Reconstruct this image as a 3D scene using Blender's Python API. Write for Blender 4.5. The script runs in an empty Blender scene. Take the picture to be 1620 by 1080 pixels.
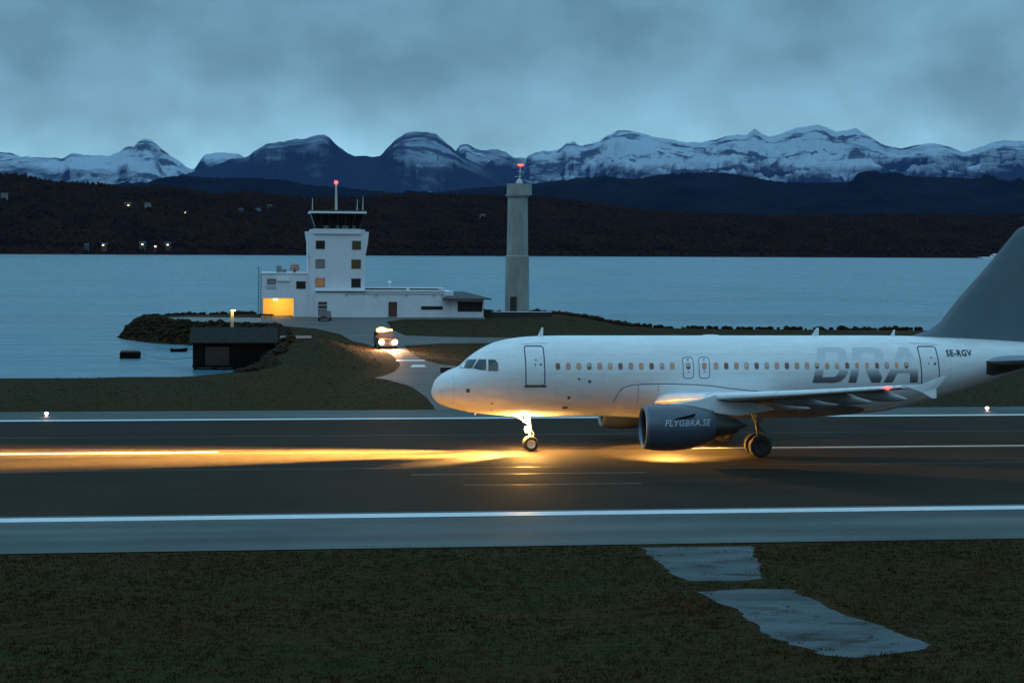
import bpy, bmesh, math, random
import numpy as np
from mathutils import Vector, Matrix, noise
random.seed(7); rng = np.random.default_rng(7)
S = bpy.context.scene
COL = S.collection
R = math.radians

# ------------------------------------------------------------------ camera
F_PX = 2990.0; PHI = R(7.65); CAM_H = 10.4
cph, sph = math.cos(PHI), math.sin(PHI)
cam_d = bpy.data.cameras.new("camera"); cam = bpy.data.objects.new("camera", cam_d); COL.objects.link(cam)
cam_d.sensor_width = 36.0; cam_d.lens = 36.0 * F_PX / 1620.0
cam_d.clip_start = 0.5; cam_d.clip_end = 90000
CAMX = -(cph * 1.0 + sph * 98.0); CAMY = -(-sph * 1.0 + cph * 98.0)
pitch = 0.0; cam_d.shift_y = -(540 - 395) / 1620.0; roll = 0.0059     # level camera, lens shifted down
fw = Vector((sph * math.cos(pitch), cph * math.cos(pitch), -math.sin(pitch)))
rt = Vector((cph, -sph, 0)); up = rt.cross(fw)
rt2 = rt * math.cos(roll) + up * math.sin(roll); up2 = up * math.cos(roll) - rt * math.sin(roll)
M = Matrix((rt2, up2, -fw)).transposed().to_4x4(); M.translation = (CAMX, CAMY, CAM_H)
cam.matrix_world = M
S.camera = cam

# ------------------------------------------------------------------ world
W = bpy.data.worlds.new("World"); S.world = W; W.use_nodes = True
nt = W.node_tree; N = nt.nodes; L = nt.links; N.clear()
def nd(nt, t, **k):
    n = nt.nodes.new(t)
    for a, b in k.items(): setattr(n, a, b)
    return n
out = nd(nt, 'ShaderNodeOutputWorld'); bg = nd(nt, 'ShaderNodeBackground'); L.new(bg.outputs[0], out.inputs[0])
sky = nd(nt, 'ShaderNodeTexSky', sky_type='NISHITA', sun_disc=False, sun_elevation=R(1.5), sun_rotation=R(200))
sky.altitude = 10; sky.air_density = 1.2; sky.dust_density = 0.6; sky.ozone_density = 3.0
tc = nd(nt, 'ShaderNodeTexCoord'); sep = nd(nt, 'ShaderNodeSeparateXYZ'); L.new(tc.outputs['Generated'], sep.inputs[0])
ramp = nd(nt, 'ShaderNodeValToRGB'); L.new(sep.outputs[2], ramp.inputs[0])
cr = ramp.color_ramp; cr.interpolation = 'B_SPLINE'
stops = [(0.0, (.31, .64, .78)), (.035, (.31, .64, .78)), (.06, (.245, .50, .63)), (.09, (.18, .37, .475)), (.13, (.115, .25, .33)), (.20, (.21, .46, .62)), (.38, (.25, .54, .74)), (1.0, (.40, .77, 1.06))]
cr.elements[0].position = 0; cr.elements[0].color = (*stops[0][1], 1)
cr.elements[1].position = 1; cr.elements[1].color = (*stops[-1][1], 1)
for p, c in stops[1:-1]:
    e = cr.elements.new(p); e.color = (*c, 1)
mp = nd(nt, 'ShaderNodeMapping'); mp.inputs['Scale'].default_value = (1.0, 1.0, 1.5); mp.inputs['Location'].default_value = (0.33, 0.1, 0.25)
L.new(tc.outputs['Generated'], mp.inputs[0])
n1 = nd(nt, 'ShaderNodeTexNoise'); n1.inputs['Scale'].default_value = 11.0; n1.inputs['Detail'].default_value = 4; n1.inputs['Roughness'].default_value = .5
L.new(mp.outputs[0], n1.inputs['Vector'])
mr = nd(nt, 'ShaderNodeMapRange'); mr.inputs[1].default_value = .36; mr.inputs[2].default_value = .66; mr.inputs[3].default_value = .82; mr.inputs[4].default_value = 1.38
L.new(n1.outputs[0], mr.inputs[0])
mul = nd(nt, 'ShaderNodeMixRGB', blend_type='MULTIPLY'); mul.inputs[0].default_value = 1
L.new(ramp.outputs[0], mul.inputs[1]); L.new(mr.outputs[0], mul.inputs[2])
# clear air seen thinly through the cloud deck
add = nd(nt, 'ShaderNodeMixRGB', blend_type='ADD'); add.inputs[0].default_value = 0.03
L.new(mul.outputs[0], add.inputs[1]); L.new(sky.outputs[0], add.inputs[2])
# low sky behind the camera, out of view, darkened to shade the near hull side
dk = nd(nt, 'ShaderNodeMath', operation='MULTIPLY_ADD'); dk.inputs[1].default_value = .55; dk.inputs[2].default_value = 0.0; L.new(sep.outputs[1], dk.inputs[0])
dk2 = nd(nt, 'ShaderNodeMath', operation='ADD'); L.new(dk.outputs[0], dk2.inputs[0]); L.new(sep.outputs[2], dk2.inputs[1])
dm = nd(nt, 'ShaderNodeMapRange'); dm.inputs[1].default_value = -.45; dm.inputs[2].default_value = .35; dm.inputs[3].default_value = .35; dm.inputs[4].default_value = 1.0; L.new(dk2.outputs[0], dm.inputs[0])
dmul = nd(nt, 'ShaderNodeMixRGB', blend_type='MULTIPLY'); dmul.inputs[0].default_value = 1; L.new(add.outputs[0], dmul.inputs[1]); L.new(dm.outputs[0], dmul.inputs[2])
L.new(dmul.outputs[0], bg.inputs[0]); bg.inputs[1].default_value = 1.0
SKYBG = bg

sun_d = bpy.data.lights.new("sun", 'SUN'); sun_d.energy = 0.12; sun_d.angle = R(35); sun_d.color = (.85, .93, 1.0)
sun = bpy.data.objects.new("sun", sun_d); COL.objects.link(sun)
sun.rotation_euler = (R(52), 0, R(-20))
S.view_settings.view_transform = 'Standard'; S.view_settings.look = 'None'
S.view_settings.exposure = 0; S.view_settings.gamma = 1
S.cycles.use_denoising = True
S.cycles.max_bounces = 6; S.cycles.volume_bounces = 0; S.cycles.sample_clamp_indirect = 12

# ------------------------------------------------------------------ projection helpers (image position + distance -> world metres)
def Hz(px): return 395 + (px - 810) * .0059
def from_cam(X, Z): return (cph * (X - 1) + sph * (Z - 98), -sph * (X - 1) + cph * (Z - 98))
def gp(px, py, z=0.0):
    Z = (CAM_H - z) * F_PX / (py - Hz(px)); return from_cam((px - 810) / F_PX * Z, Z)
def at_depth(px, py, Z):
    x, y = from_cam((px - 810) / F_PX * Z, Z); return (x, y, CAM_H - (py - Hz(px)) * Z / F_PX)
def on_y(px, py, Y):                      # point of the vertical plane y=Y
    k = (px - 810) / F_PX
    # Y = -sph*(kZ-1)+cph*(Z-98)
    Z = (Y - sph + cph * 98) / (cph - sph * k)
    x, y = from_cam(k * Z, Z); return (x, CAM_H - (py - Hz(px)) * Z / F_PX)

# ------------------------------------------------------------------ materials
def mat(name, col, rough=.6, metal=0, emit=None, estr=0, noise_amt=0, noise_scale=1.0, bump=0, bump_scale=None, spec=None, coords='Object', stretch=(1, 1, 1), col2=None, coat=0, detail=5, trans=0):
    m = bpy.data.materials.new(name); m.use_nodes = True; t = m.node_tree; b = t.nodes['Principled BSDF']
    b.inputs['Base Color'].default_value = (*col, 1); b.inputs['Roughness'].default_value = rough; b.inputs['Metallic'].default_value = metal
    if spec is not None: b.inputs['Specular IOR Level'].default_value = spec
    if coat: b.inputs['Coat Weight'].default_value = coat; b.inputs['Coat Roughness'].default_value = .12
    if trans: b.inputs['Transmission Weight'].default_value = trans
    if emit: b.inputs['Emission Color'].default_value = (*emit, 1); b.inputs['Emission Strength'].default_value = estr
    if noise_amt or bump or col2:
        tc = nd(t, 'ShaderNodeTexCoord'); mp = nd(t, 'ShaderNodeMapping'); mp.inputs['Scale'].default_value = stretch
        t.links.new(tc.outputs[coords], mp.inputs[0])
        n = nd(t, 'ShaderNodeTexNoise'); n.inputs['Scale'].default_value = noise_scale; n.inputs['Detail'].default_value = detail; n.inputs['Roughness'].default_value = .6
        t.links.new(mp.outputs[0], n.inputs['Vector'])
        if noise_amt or col2:
            r = nd(t, 'ShaderNodeMapRange'); r.inputs[1].default_value = .32; r.inputs[2].default_value = .68
            t.links.new(n.outputs[0], r.inputs[0])
            mx = nd(t, 'ShaderNodeMixRGB'); t.links.new(r.outputs[0], mx.inputs[0])
            c2 = col2 or tuple(c * (1 + noise_amt) for c in col); c1 = col if col2 else tuple(c * (1 - noise_amt) for c in col)
            mx.inputs[1].default_value = (*c1, 1); mx.inputs[2].default_value = (*c2, 1)
            t.links.new(mx.outputs[0], b.inputs['Base Color'])
        if bump:
            n2 = nd(t, 'ShaderNodeTexNoise'); n2.inputs['Scale'].default_value = bump_scale or noise_scale * 4; n2.inputs['Detail'].default_value = 6
            t.links.new(mp.outputs[0], n2.inputs['Vector'])
            bp = nd(t, 'ShaderNodeBump'); bp.inputs['Strength'].default_value = 1; bp.inputs['Distance'].default_value = bump
            t.links.new(n2.outputs[0], bp.inputs['Height']); t.links.new(bp.outputs[0], b.inputs['Normal'])
    return m
m_white = mat('aircraft_white', (.73, .74, .75), .34, noise_amt=.07, noise_scale=1.6, stretch=(.6, 1, 2.5), coat=.3)
m_wing = mat('wing_grey', (.74, .77, .80), .35, noise_amt=.08, noise_scale=2)
m_under = mat('wing_underside', (.13, .13, .13), .5, noise_amt=.15, noise_scale=2)  # darker than the wing top to carry the shade beneath
m_fair = mat('flap_fairing_grey', (.34, .34, .34), .5, noise_amt=.15, noise_scale=3)
m_slate = mat('slate_paint', (.062, .078, .105), .34, noise_amt=.1, noise_scale=1.5, coat=.2)
m_tailp = mat('tailplane_grey', (.24, .30, .34), .45, noise_amt=.1, noise_scale=2)
m_fin = mat('fin_paint', (.11, .15, .18), .45, noise_amt=.07, noise_scale=1)
m_metal = mat('bare_metal', (.55, .56, .58), .28, .9)
m_darkmetal = mat('dark_metal', (.10, .09, .085), .45, .6, noise_amt=.3, noise_scale=4)
m_gear = mat('gear_paint', (.55, .55, .53), .45, noise_amt=.1, noise_scale=8)
m_tyre = mat('tyre_rubber', (.022, .022, .022), .75)
m_rim = mat('rim_paint', (.5, .5, .48), .4, .3)
m_line = mat('panel_line', (.03, .035, .05), .6)
m_softline = mat('faint_panel_line', (.42, .43, .45), .6)
m_gap = mat('door_gap', (.05, .06, .085), .6)
m_doorseal = mat('door_sill', (.10, .08, .06), .5)
m_frame = mat('window_surround', (.34, .36, .38), .45)
m_darkrim = mat('dark_rim', (.045, .04, .035), .6, .2)  # dark tone for the main wheel rims
m_darkstrut = mat('dark_strut', (.03, .027, .025), .7)  # near-black, so the main gear strut hardly shows
m_lip = mat('lip_metal', (.12, .16, .21), .42, .35)
m_duct = mat('duct_black', (.018, .016, .016), .6)
m_cock = mat('cockpit_glass', (.012, .016, .02), .06, spec=.8)
m_black = mat('black_paint', (.012, .014, .02), .5)
m_txt = mat('pale_lettering', (.42, .46, .52), .5)
m_dot = mat('port_dark', (.10, .07, .06), .6)
m_red = mat('red_lens', (.6, .02, .02), .3, emit=(1, .03, .02), estr=9)
m_redhot = mat('red_lamp', (.8, .1, .1), .3, emit=(1, .035, .03), estr=9)
m_bulb = mat('warm_bulb', (1, .8, .5), .3, emit=(1, .66, .25), estr=160)
m_head = mat('headlamp_lit', (1, .9, .7), .3, emit=(1, .66, .30), estr=30)
m_amber = mat('amber_beacon_lit', (1, .5, .1), .3, emit=(1, .36, .045), estr=24)
m_warmlamp = mat('warm_lamp', (1, .8, .5), .3, emit=(1, .62, .2), estr=14)
m_edge = mat('edge_lamp_lit', (1, .8, .7), .3, emit=(1, .66, .52), estr=9)

# ------------------------------------------------------------------ builders
def tag(o, label=None, cat=None, group=None, kind=None):
    if label: o['label'] = label
    if cat: o['category'] = cat
    if group: o['group'] = group
    if kind: o['kind'] = kind
    return o
def empty(name, loc=(0, 0, 0), rz=0, label=None, cat=None, group=None):
    o = bpy.data.objects.new(name, None); COL.objects.link(o); o.location = loc; o.rotation_euler = (0, 0, rz); o.empty_display_size = .3
    return tag(o, label, cat, group)
def mk(name, V, Fc, m, parent=None, smooth=False, angle=None):
    me = bpy.data.meshes.new(name); me.from_pydata([tuple(map(float, v)) for v in V], [], Fc); me.update()
    me.materials.append(m)
    if smooth:
        me.shade_smooth()
        if angle is not None:
            try: me.set_sharp_from_angle(angle=R(angle))
            except Exception: pass
    o = bpy.data.objects.new(name, me); COL.objects.link(o); o.parent = parent
    return o
class MB:
    def __init__(s): s.V = []; s.F = []
    def add(s, V, Fc):
        n = len(s.V); s.V += [tuple(v) for v in V]; s.F += [tuple(i + n for i in f) for f in Fc]; return s
    def box(s, x0, x1, y0, y1, z0, z1):
        return s.add([(x0, y0, z0), (x1, y0, z0), (x1, y1, z0), (x0, y1, z0), (x0, y0, z1), (x1, y0, z1), (x1, y1, z1), (x0, y1, z1)],
                     [(0, 3, 2, 1), (4, 5, 6, 7), (0, 1, 5, 4), (1, 2, 6, 5), (2, 3, 7, 6), (3, 0, 4, 7)])
    def tube(s, p, q, r0, r1=None, n=12, cap=True):
        r1 = r0 if r1 is None else r1; p = Vector(p); q = Vector(q); d = (q - p).normalized()
        a = d.orthogonal().normalized(); b = d.cross(a); V = []
        for c, r in ((p, r0), (q, r1)):
            for i in range(n):
                t = 2 * math.pi * i / n; V.append(c + a * math.cos(t) * r + b * math.sin(t) * r)
        Fc = [(i, (i + 1) % n, n + (i + 1) % n, n + i) for i in range(n)]
        if cap: Fc += [tuple(range(n - 1, -1, -1)), tuple(range(n, 2 * n))]
        return s.add(V, Fc)
    def prism(s, poly, axis, a, b):        # poly in the plane normal to axis
        def P(u, v, w): return {'x': (w, u, v), 'y': (u, w, v), 'z': (u, v, w)}[axis]
        n = len(poly); V = [P(u, v, a) for u, v in poly] + [P(u, v, b) for u, v in poly]
        return s.add(V, [tuple(range(n)), tuple(range(2 * n - 1, n - 1, -1))] + [(i, n + i, n + (i + 1) % n, (i + 1) % n) for i in range(n)])
    def lathe(s, prof, origin=(0, 0, 0), axis='z', n=32, close=False, dz=None):
        V = []; O = Vector(origin)
        for k, (u, r) in enumerate(prof):
            for i in range(n):
                t = 2 * math.pi * i / n; a, b = r * math.cos(t), r * math.sin(t)
                v = {'z': (a, b, u), 'x': (u, a, b), 'y': (a, u, b)}[axis]
                V.append(O + Vector(v) + Vector((0, 0, dz[k] if dz else 0)))
        m_ = len(prof); Fc = []
        for k in range(m_ if close else m_ - 1):
            for i in range(n): Fc.append((k * n + i, k * n + (i + 1) % n, ((k + 1) % m_) * n + (i + 1) % n, ((k + 1) % m_) * n + i))
        return s.add(V, Fc)
    def sphere(s, c, r, n=10, sc=(1, 1, 1)):
        V = []; Fc = []; m_ = n
        for j in range(m_ + 1):
            a = math.pi * j / m_
            for i in range(n): t = 2 * math.pi * i / n; V.append((c[0] + r * sc[0] * math.sin(a) * math.cos(t), c[1] + r * sc[1] * math.sin(a) * math.sin(t), c[2] + r * sc[2] * math.cos(a)))
        for j in range(m_):
            for i in range(n): Fc.append((j * n + i, (j + 1) * n + i, (j + 1) * n + (i + 1) % n, j * n + (i + 1) % n))
        return s.add(V, Fc)
    def build(s, name, m, parent=None, smooth=False, angle=35, bevel=0):
        o = mk(name, s.V, s.F, m, parent, False)
        bm = bmesh.new(); bm.from_mesh(o.data)
        bmesh.ops.remove_doubles(bm, verts=bm.verts, dist=1e-5); bmesh.ops.recalc_face_normals(bm, faces=bm.faces)
        if bevel: bmesh.ops.bevel(bm, geom=list(bm.edges), offset=bevel, segments=2, affect='EDGES', clamp_overlap=True)
        bm.to_mesh(o.data); bm.free()
        if smooth:
            o.data.shade_smooth()
            try: o.data.set_sharp_from_angle(angle=R(angle))
            except Exception: pass
        return o
def lamp(name, loc, energy, color=(1, .6, .22), kind='POINT', size=.1, rot=None, spot=None, blend=.5, parent=None):
    d = bpy.data.lights.new(name, kind); d.energy = energy; d.color = color; d.shadow_soft_size = size
    if kind == 'SPOT': d.spot_size = spot; d.spot_blend = blend
    o = bpy.data.objects.new(name, d); COL.objects.link(o); o.location = loc; o.parent = parent
    if rot is not None: o.rotation_euler = Vector(rot).to_track_quat('-Z', 'Y').to_euler()
    return o
def pchip(xs, ys):
    xs = np.array(xs, float); ys = np.array(ys, float); h = np.diff(xs); d = np.diff(ys) / h; m_ = np.zeros(len(xs))
    for i in range(1, len(xs) - 1):
        if d[i - 1] * d[i] > 0:
            w1 = 2 * h[i] + h[i - 1]; w2 = h[i] + 2 * h[i - 1]; m_[i] = (w1 + w2) / (w1 / d[i - 1] + w2 / d[i])
    m_[0] = d[0]; m_[-1] = d[-1]
    def fn(x):
        x = min(max(x, xs[0]), xs[-1]); i = min(int(np.searchsorted(xs, x, 'right')) - 1, len(h) - 1); t = (x - xs[i]) / h[i]
        return float((2*t**3-3*t*t+1)*ys[i] + (t**3-2*t*t+t)*h[i]*m_[i] + (-2*t**3+3*t*t)*ys[i+1] + (t**3-t*t)*h[i]*m_[i+1])
    return fn

# ================================================================== SETTING
WATER_Z = -3.0
# ---- land outline (top of the bank), counter-clockwise-ish, world metres
def G(*l): return [gp(*p) for p in l]
shore = [(-260, -140), (260, -140), (260, 160)] + G((1900, 527), (1620, 524), (1460, 521.5), (1330, 521), (1200, 520.5), (1060, 518.5), (1000, 515), (955, 506), (900, 497), (850, 494), (760, 493.5)) + \
        [(6, 209), (-8, 207), (-20, 205)] + [(-25, 203), (-29, 198), (-31, 191), (-29.5, 184), (-26, 176), (-21.5, 170), (-16, 166), (-11.5, 160), (-10.5, 140), (-10.5, 112), (-11.5, 95), (-12.5, 75), (-15, 64), (-20, 58.5), (-30, 57.5), (-60, 57), (-260, 57)]
SH = np.array(shore)
def sdist(P):   # signed distance to shore polygon, + inside
    A = SH; B = np.roll(SH, -1, 0); d = np.full(len(P), 1e9); ins = np.zeros(len(P), bool)
    for a, b in zip(A, B):
        e = b - a; w = P - a; t = np.clip((w @ e) / (e @ e), 0, 1); q = w - t[:, None] * e; d = np.minimum(d, np.hypot(q[:, 0], q[:, 1]))
        c = ((a[1] > P[:, 1]) != (b[1] > P[:, 1])); xi = (b[0] - a[0]) * (P[:, 1] - a[1]) / (b[1] - a[1] + 1e-12) + a[0]; ins ^= (c & (P[:, 0] < xi))
    return np.where(ins, d, -d)
def sst(a, b, x): t = np.clip((x - a) / (b - a), 0, 1); return t * t * (3 - 2 * t)
def vnoise(P, s, seed=0):
    return np.array([noise.noise(Vector((p[0] / s + seed, p[1] / s, seed * 1.7))) for p in P])
def ground_h(P):
    d = sdist(P); n = vnoise(P, 5.0, 3)
    z = -6 * (1 - sst(-7.5, 0.6, d + n * 1.0))
    k = sst(-2, 4, d)
    g = lambda cx, cy, sx, sy, h: h * np.exp(-((P[:, 0] - cx) / sx) ** 2 - ((P[:, 1] - cy) / sy) ** 2)
    z += k * (g(-6.8, 84, 3.0, 16, 1.1) + g(-9, 100, 3.5, 14, .9) + g(-9, 178, 14, 9, .0))
    # gentle roll of the verge in front and beyond the runway
    away = sst(-33, -40, P[:, 1]); z += away * (vnoise(P, 9, 9) * .22 + vnoise(P, 3.2, 5) * .07 - .10)
    return z
xs = np.concatenate([np.arange(-260, -60, 8), np.arange(-60, 70, 1.0), np.arange(70, 261, 8)])
ys = np.concatenate([np.arange(-140, -76, 4), np.arange(-76, -32.2, .8), [-32.0], np.arange(-31, 50, 3.0), np.arange(50, 236, 1.1)])
GX, GY = np.meshgrid(xs, ys); P = np.stack([GX.ravel(), GY.ravel()], 1); GZ = ground_h(P)
nx, ny = len(xs), len(ys)
Fc = [(j * nx + i, j * nx + i + 1, (j + 1) * nx + i + 1, (j + 1) * nx + i) for j in range(ny - 1) for i in range(nx - 1)]
def grass_mat(name, a, b_, c, sc=.35):
    m = bpy.data.materials.new(name); m.use_nodes = True; t = m.node_tree; bs = t.nodes['Principled BSDF']; bs.inputs['Roughness'].default_value = .95; bs.inputs['Specular IOR Level'].default_value = .08
    tc = nd(t, 'ShaderNodeTexCoord'); mp = nd(t, 'ShaderNodeMapping'); mp.inputs['Scale'].default_value = (.45, 1, 1); t.links.new(tc.outputs['Object'], mp.inputs[0])
    n1 = nd(t, 'ShaderNodeTexNoise'); n1.inputs['Scale'].default_value = sc * .5; n1.inputs['Detail'].default_value = 4
    n2 = nd(t, 'ShaderNodeTexNoise'); n2.inputs['Scale'].default_value = sc * 5; n2.inputs['Detail'].default_value = 8; n2.inputs['Roughness'].default_value = .7
    for n in (n1, n2): t.links.new(mp.outputs[0], n.inputs['Vector'])
    r1 = nd(t, 'ShaderNodeMapRange'); r1.inputs[1].default_value = .38; r1.inputs[2].default_value = .62; t.links.new(n1.outputs[0], r1.inputs[0])
    r2 = nd(t, 'ShaderNodeMapRange'); r2.inputs[1].default_value = .36; r2.inputs[2].default_value = .66; t.links.new(n2.outputs[0], r2.inputs[0])
    x1 = nd(t, 'ShaderNodeMixRGB'); x1.inputs[1].default_value = (*a, 1); x1.inputs[2].default_value = (*b_, 1); t.links.new(r1.outputs[0], x1.inputs[0])
    x2 = nd(t, 'ShaderNodeMixRGB'); x2.inputs[2].default_value = (*c, 1); t.links.new(x1.outputs[0], x2.inputs[1]); t.links.new(r2.outputs[0], x2.inputs[0])
    t.links.new(x2.outputs[0], bs.inputs['Base Color'])
    n3 = nd(t, 'ShaderNodeTexNoise'); n3.inputs['Scale'].default_value = 3.5; n3.inputs['Detail'].default_value = 8; t.links.new(mp.outputs[0], n3.inputs['Vector'])
    bp = nd(t, 'ShaderNodeBump'); bp.inputs['Distance'].default_value = .22; t.links.new(n3.outputs[0], bp.inputs['Height']); t.links.new(bp.outputs[0], bs.inputs['Normal'])
    return m
m_grass = grass_mat('autumn_grass', (.030, .013, .0025), (.011, .019, .003), (.038, .021, .004))
ground = mk('ground', np.column_stack([P, GZ]), Fc, m_grass, smooth=True); tag(ground, kind='structure')
# seabed sheet reaching the horizon
sb = mk('seabed', [(-40000, -3000, -9), (40000, -3000, -9), (40000, 60000, -9), (-40000, 60000, -9)], [(0, 1, 2, 3)], mat('silt', (.05, .05, .045), .9)); tag(sb, kind='structure')

# ---- water
def water_mat():
    m = bpy.data.materials.new('fjord_water'); m.use_nodes = True; t = m.node_tree; b = t.nodes['Principled BSDF']
    b.inputs['Base Color'].default_value = (.06, .17, .225, 1); b.inputs['Roughness'].default_value = .22; b.inputs['IOR'].default_value = 1.33
    tc = nd(t, 'ShaderNodeTexCoord')
    mp = nd(t, 'ShaderNodeMapping'); mp.inputs['Scale'].default_value = (.55, 1, 1); mp.inputs['Rotation'].default_value = (0, 0, R(12)); t.links.new(tc.outputs['Object'], mp.inputs[0])
    n1 = nd(t, 'ShaderNodeTexNoise'); n1.inputs['Scale'].default_value = .9; n1.inputs['Detail'].default_value = 4
    n2 = nd(t, 'ShaderNodeTexNoise'); n2.inputs['Scale'].default_value = .16; n2.inputs['Detail'].default_value = 3
    n3 = nd(t, 'ShaderNodeTexNoise'); n3.inputs['Scale'].default_value = .02; n3.inputs['Detail'].default_value = 4
    for n in (n1, n2, n3): t.links.new(mp.outputs[0], n.inputs['Vector'])
    b1 = nd(t, 'ShaderNodeBump'); b1.inputs['Distance'].default_value = .8; t.links.new(n1.outputs[0], b1.inputs['Height'])
    b2 = nd(t, 'ShaderNodeBump'); b2.inputs['Distance'].default_value = 3.6; t.links.new(n2.outputs[0], b2.inputs['Height']); t.links.new(b1.outputs[0], b2.inputs['Normal'])
    t.links.new(b2.outputs[0], b.inputs['Normal'])
    r = nd(t, 'ShaderNodeMapRange'); r.inputs[1].default_value = .4; r.inputs[2].default_value = .6; r.inputs[3].default_value = .16; r.inputs[4].default_value = .34
    t.links.new(n3.outputs[0], r.inputs[0]); t.links.new(r.outputs[0], b.inputs['Roughness'])
    return m
wt = mk('water', [(-40000, -3000, WATER_Z), (40000, -3000, WATER_Z), (40000, 60000, WATER_Z), (-40000, 60000, WATER_Z)], [(0, 1, 2, 3)], water_mat()); tag(wt, kind='structure')

# ---- runway and paving
def asphalt(name, col, rough, spec=.12):
    m = bpy.data.materials.new(name); m.use_nodes = True; t = m.node_tree; b = t.nodes['Principled BSDF']; b.inputs['Specular IOR Level'].default_value = spec
    tc = nd(t, 'ShaderNodeTexCoord')
    def ns(sc, det, st=(1, 1, 1), ro=.6):
        mp = nd(t, 'ShaderNodeMapping'); mp.inputs['Scale'].default_value = st; t.links.new(tc.outputs['Object'], mp.inputs[0])
        n = nd(t, 'ShaderNodeTexNoise'); n.inputs['Scale'].default_value = sc; n.inputs['Detail'].default_value = det; n.inputs['Roughness'].default_value = ro; t.links.new(mp.outputs[0], n.inputs['Vector']); return n
    a = ns(.5, 3, (.04, 1, 1)); c = ns(.12, 5); g = ns(9, 6, (1, 1, 1), .8)
    def rng_(n, lo, hi, o0, o1):
        r = nd(t, 'ShaderNodeMapRange'); r.inputs[1].default_value = lo; r.inputs[2].default_value = hi; r.inputs[3].default_value = o0; r.inputs[4].default_value = o1; t.links.new(n.outputs[0], r.inputs[0]); return r
    x = None
    for n, lo, hi in ((rng_(a, .35, .65, .75, 1.25), 0, 0), (rng_(c, .35, .65, .85, 1.15), 0, 0), (rng_(g, .3, .7, .75, 1.25), 0, 0)):
        if x is None: x = n.outputs[0]
        else:
            q = nd(t, 'ShaderNodeMath', operation='MULTIPLY'); t.links.new(x, q.inputs[0]); t.links.new(n.outputs[0], q.inputs[1]); x = q.outputs[0]
    mx = nd(t, 'ShaderNodeMixRGB', blend_type='MULTIPLY'); mx.inputs[0].default_value = 1; mx.inputs[1].default_value = (*col, 1); t.links.new(x, mx.inputs[2])
    t.links.new(mx.outputs[0], b.inputs['Base Color'])
    rr = rng_(a, .35, .65, rough - .07, rough + .08); t.links.new(rr.outputs[0], b.inputs['Roughness'])
    bp = nd(t, 'ShaderNodeBump'); bp.inputs['Distance'].default_value = .012; t.links.new(g.outputs[0], bp.inputs['Height']); t.links.new(bp.outputs[0], b.inputs['Normal'])
    return m
m_rwy = asphalt('runway_asphalt', (.026, .021, .015), .78, .03)
m_shl = asphalt('shoulder_asphalt', (.080, .098, .095), .75, .06)
m_tax = asphalt('taxiway_asphalt', (.095, .090, .085), .7)
m_conc = asphalt('wet_concrete', (.088, .105, .112), .85, .03)
t_ = m_conc.node_tree; b_ = t_.nodes['Principled BSDF']; src_ = b_.inputs['Base Color'].links[0].from_socket
tc_ = nd(t_, 'ShaderNodeTexCoord'); mp_ = nd(t_, 'ShaderNodeMapping'); mp_.inputs['Scale'].default_value = (.5, 1, 1); t_.links.new(tc_.outputs['Object'], mp_.inputs[0])
n_ = nd(t_, 'ShaderNodeTexNoise'); n_.inputs['Scale'].default_value = .9; n_.inputs['Detail'].default_value = 9; n_.inputs['Roughness'].default_value = .72; t_.links.new(mp_.outputs[0], n_.inputs['Vector'])
r_ = nd(t_, 'ShaderNodeMapRange'); r_.inputs[1].default_value = .50; r_.inputs[2].default_value = .66; r_.inputs[4].default_value = .85; t_.links.new(n_.outputs[0], r_.inputs[0])
x_ = nd(t_, 'ShaderNodeMixRGB'); x_.inputs[2].default_value = (.030, .026, .012, 1); t_.links.new(r_.outputs[0], x_.inputs[0]); t_.links.new(src_, x_.inputs[1]); t_.links.new(x_.outputs[0], b_.inputs['Base Color'])
m_paint = mat('marking_paint', (.56, .60, .62), .5, noise_amt=.10, noise_scale=3)
def sheet(name, poly, z, m, cuts=0):
    from mathutils.geometry import tessellate_polygon
    tris = tessellate_polygon([[Vector((x, y, 0)) for x, y in poly]]); q = []
    for a, b, c in tris:
        A, B, C = (Vector(poly[i]) for i in (a, b, c)); q.append((a, b, c) if (B - A).cross(C - A) > 0 else (a, c, b))
    me = bpy.data.meshes.new(name); me.from_pydata([(x, y, z) for x, y in poly], [], q); me.update()
    me.materials.append(m); o = bpy.data.objects.new(name, me); COL.objects.link(o); return tag(o, kind='structure')
def rect(x0, x1, y0, y1): return [(x0, y0), (x1, y0), (x1, y1), (x0, y1)]
sheet('runway_shoulder', rect(-250, 250, -31.4, 24.8), .030, m_shl)
sheet('runway', rect(-250, 250, -22.4, 17.9), .036, m_rwy)
mk0 = MB()
def strip(mb, x0, x1, y0, y1, z): mb.add([(x0, y0, z), (x1, y0, z), (x1, y1, z), (x0, y1, z)], [(0, 1, 2, 3)])
strip(mk0, -250, 250, 18.15, 19.0, .044); strip(mk0, -250, 250, -24.0, -22.95, .044)
x = -96
for x0 in (-196, -146, -96, -46, 4, 54, 104, 154): strip(mk0, x0 + (2.6 if x0 == 4 else 0), x0 + 30, -.08, .34, .044)
o = mk('runway_markings', mk0.V, mk0.F, m_paint); tag(o, kind='structure')
# sealed joints and tyre rubber along the strip
mj = MB()
for yy, w in ((-.42, .14), (-7.6, .08), (8.2, .08)): strip(mj, -250, 250, yy - w / 2, yy + w / 2, .040)
o = mk('runway_joint_seal', mj.V, mj.F, mat('bitumen_seal', (.012, .012, .012), .4)); tag(o, kind='structure')
mj = MB()
for x0, x1, yy, w in ((-5, 3, -14.3, .10), (-7, 4, -10.3, .16)): strip(mj, x0, x1, yy - w / 2, yy + w / 2, .041)
o = mk('runway_patch_marks', mj.V, mj.F, mat('worn_pale_mark', (.13, .12, .10), .5, noise_amt=.5, noise_scale=3)); tag(o, kind='structure')

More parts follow.
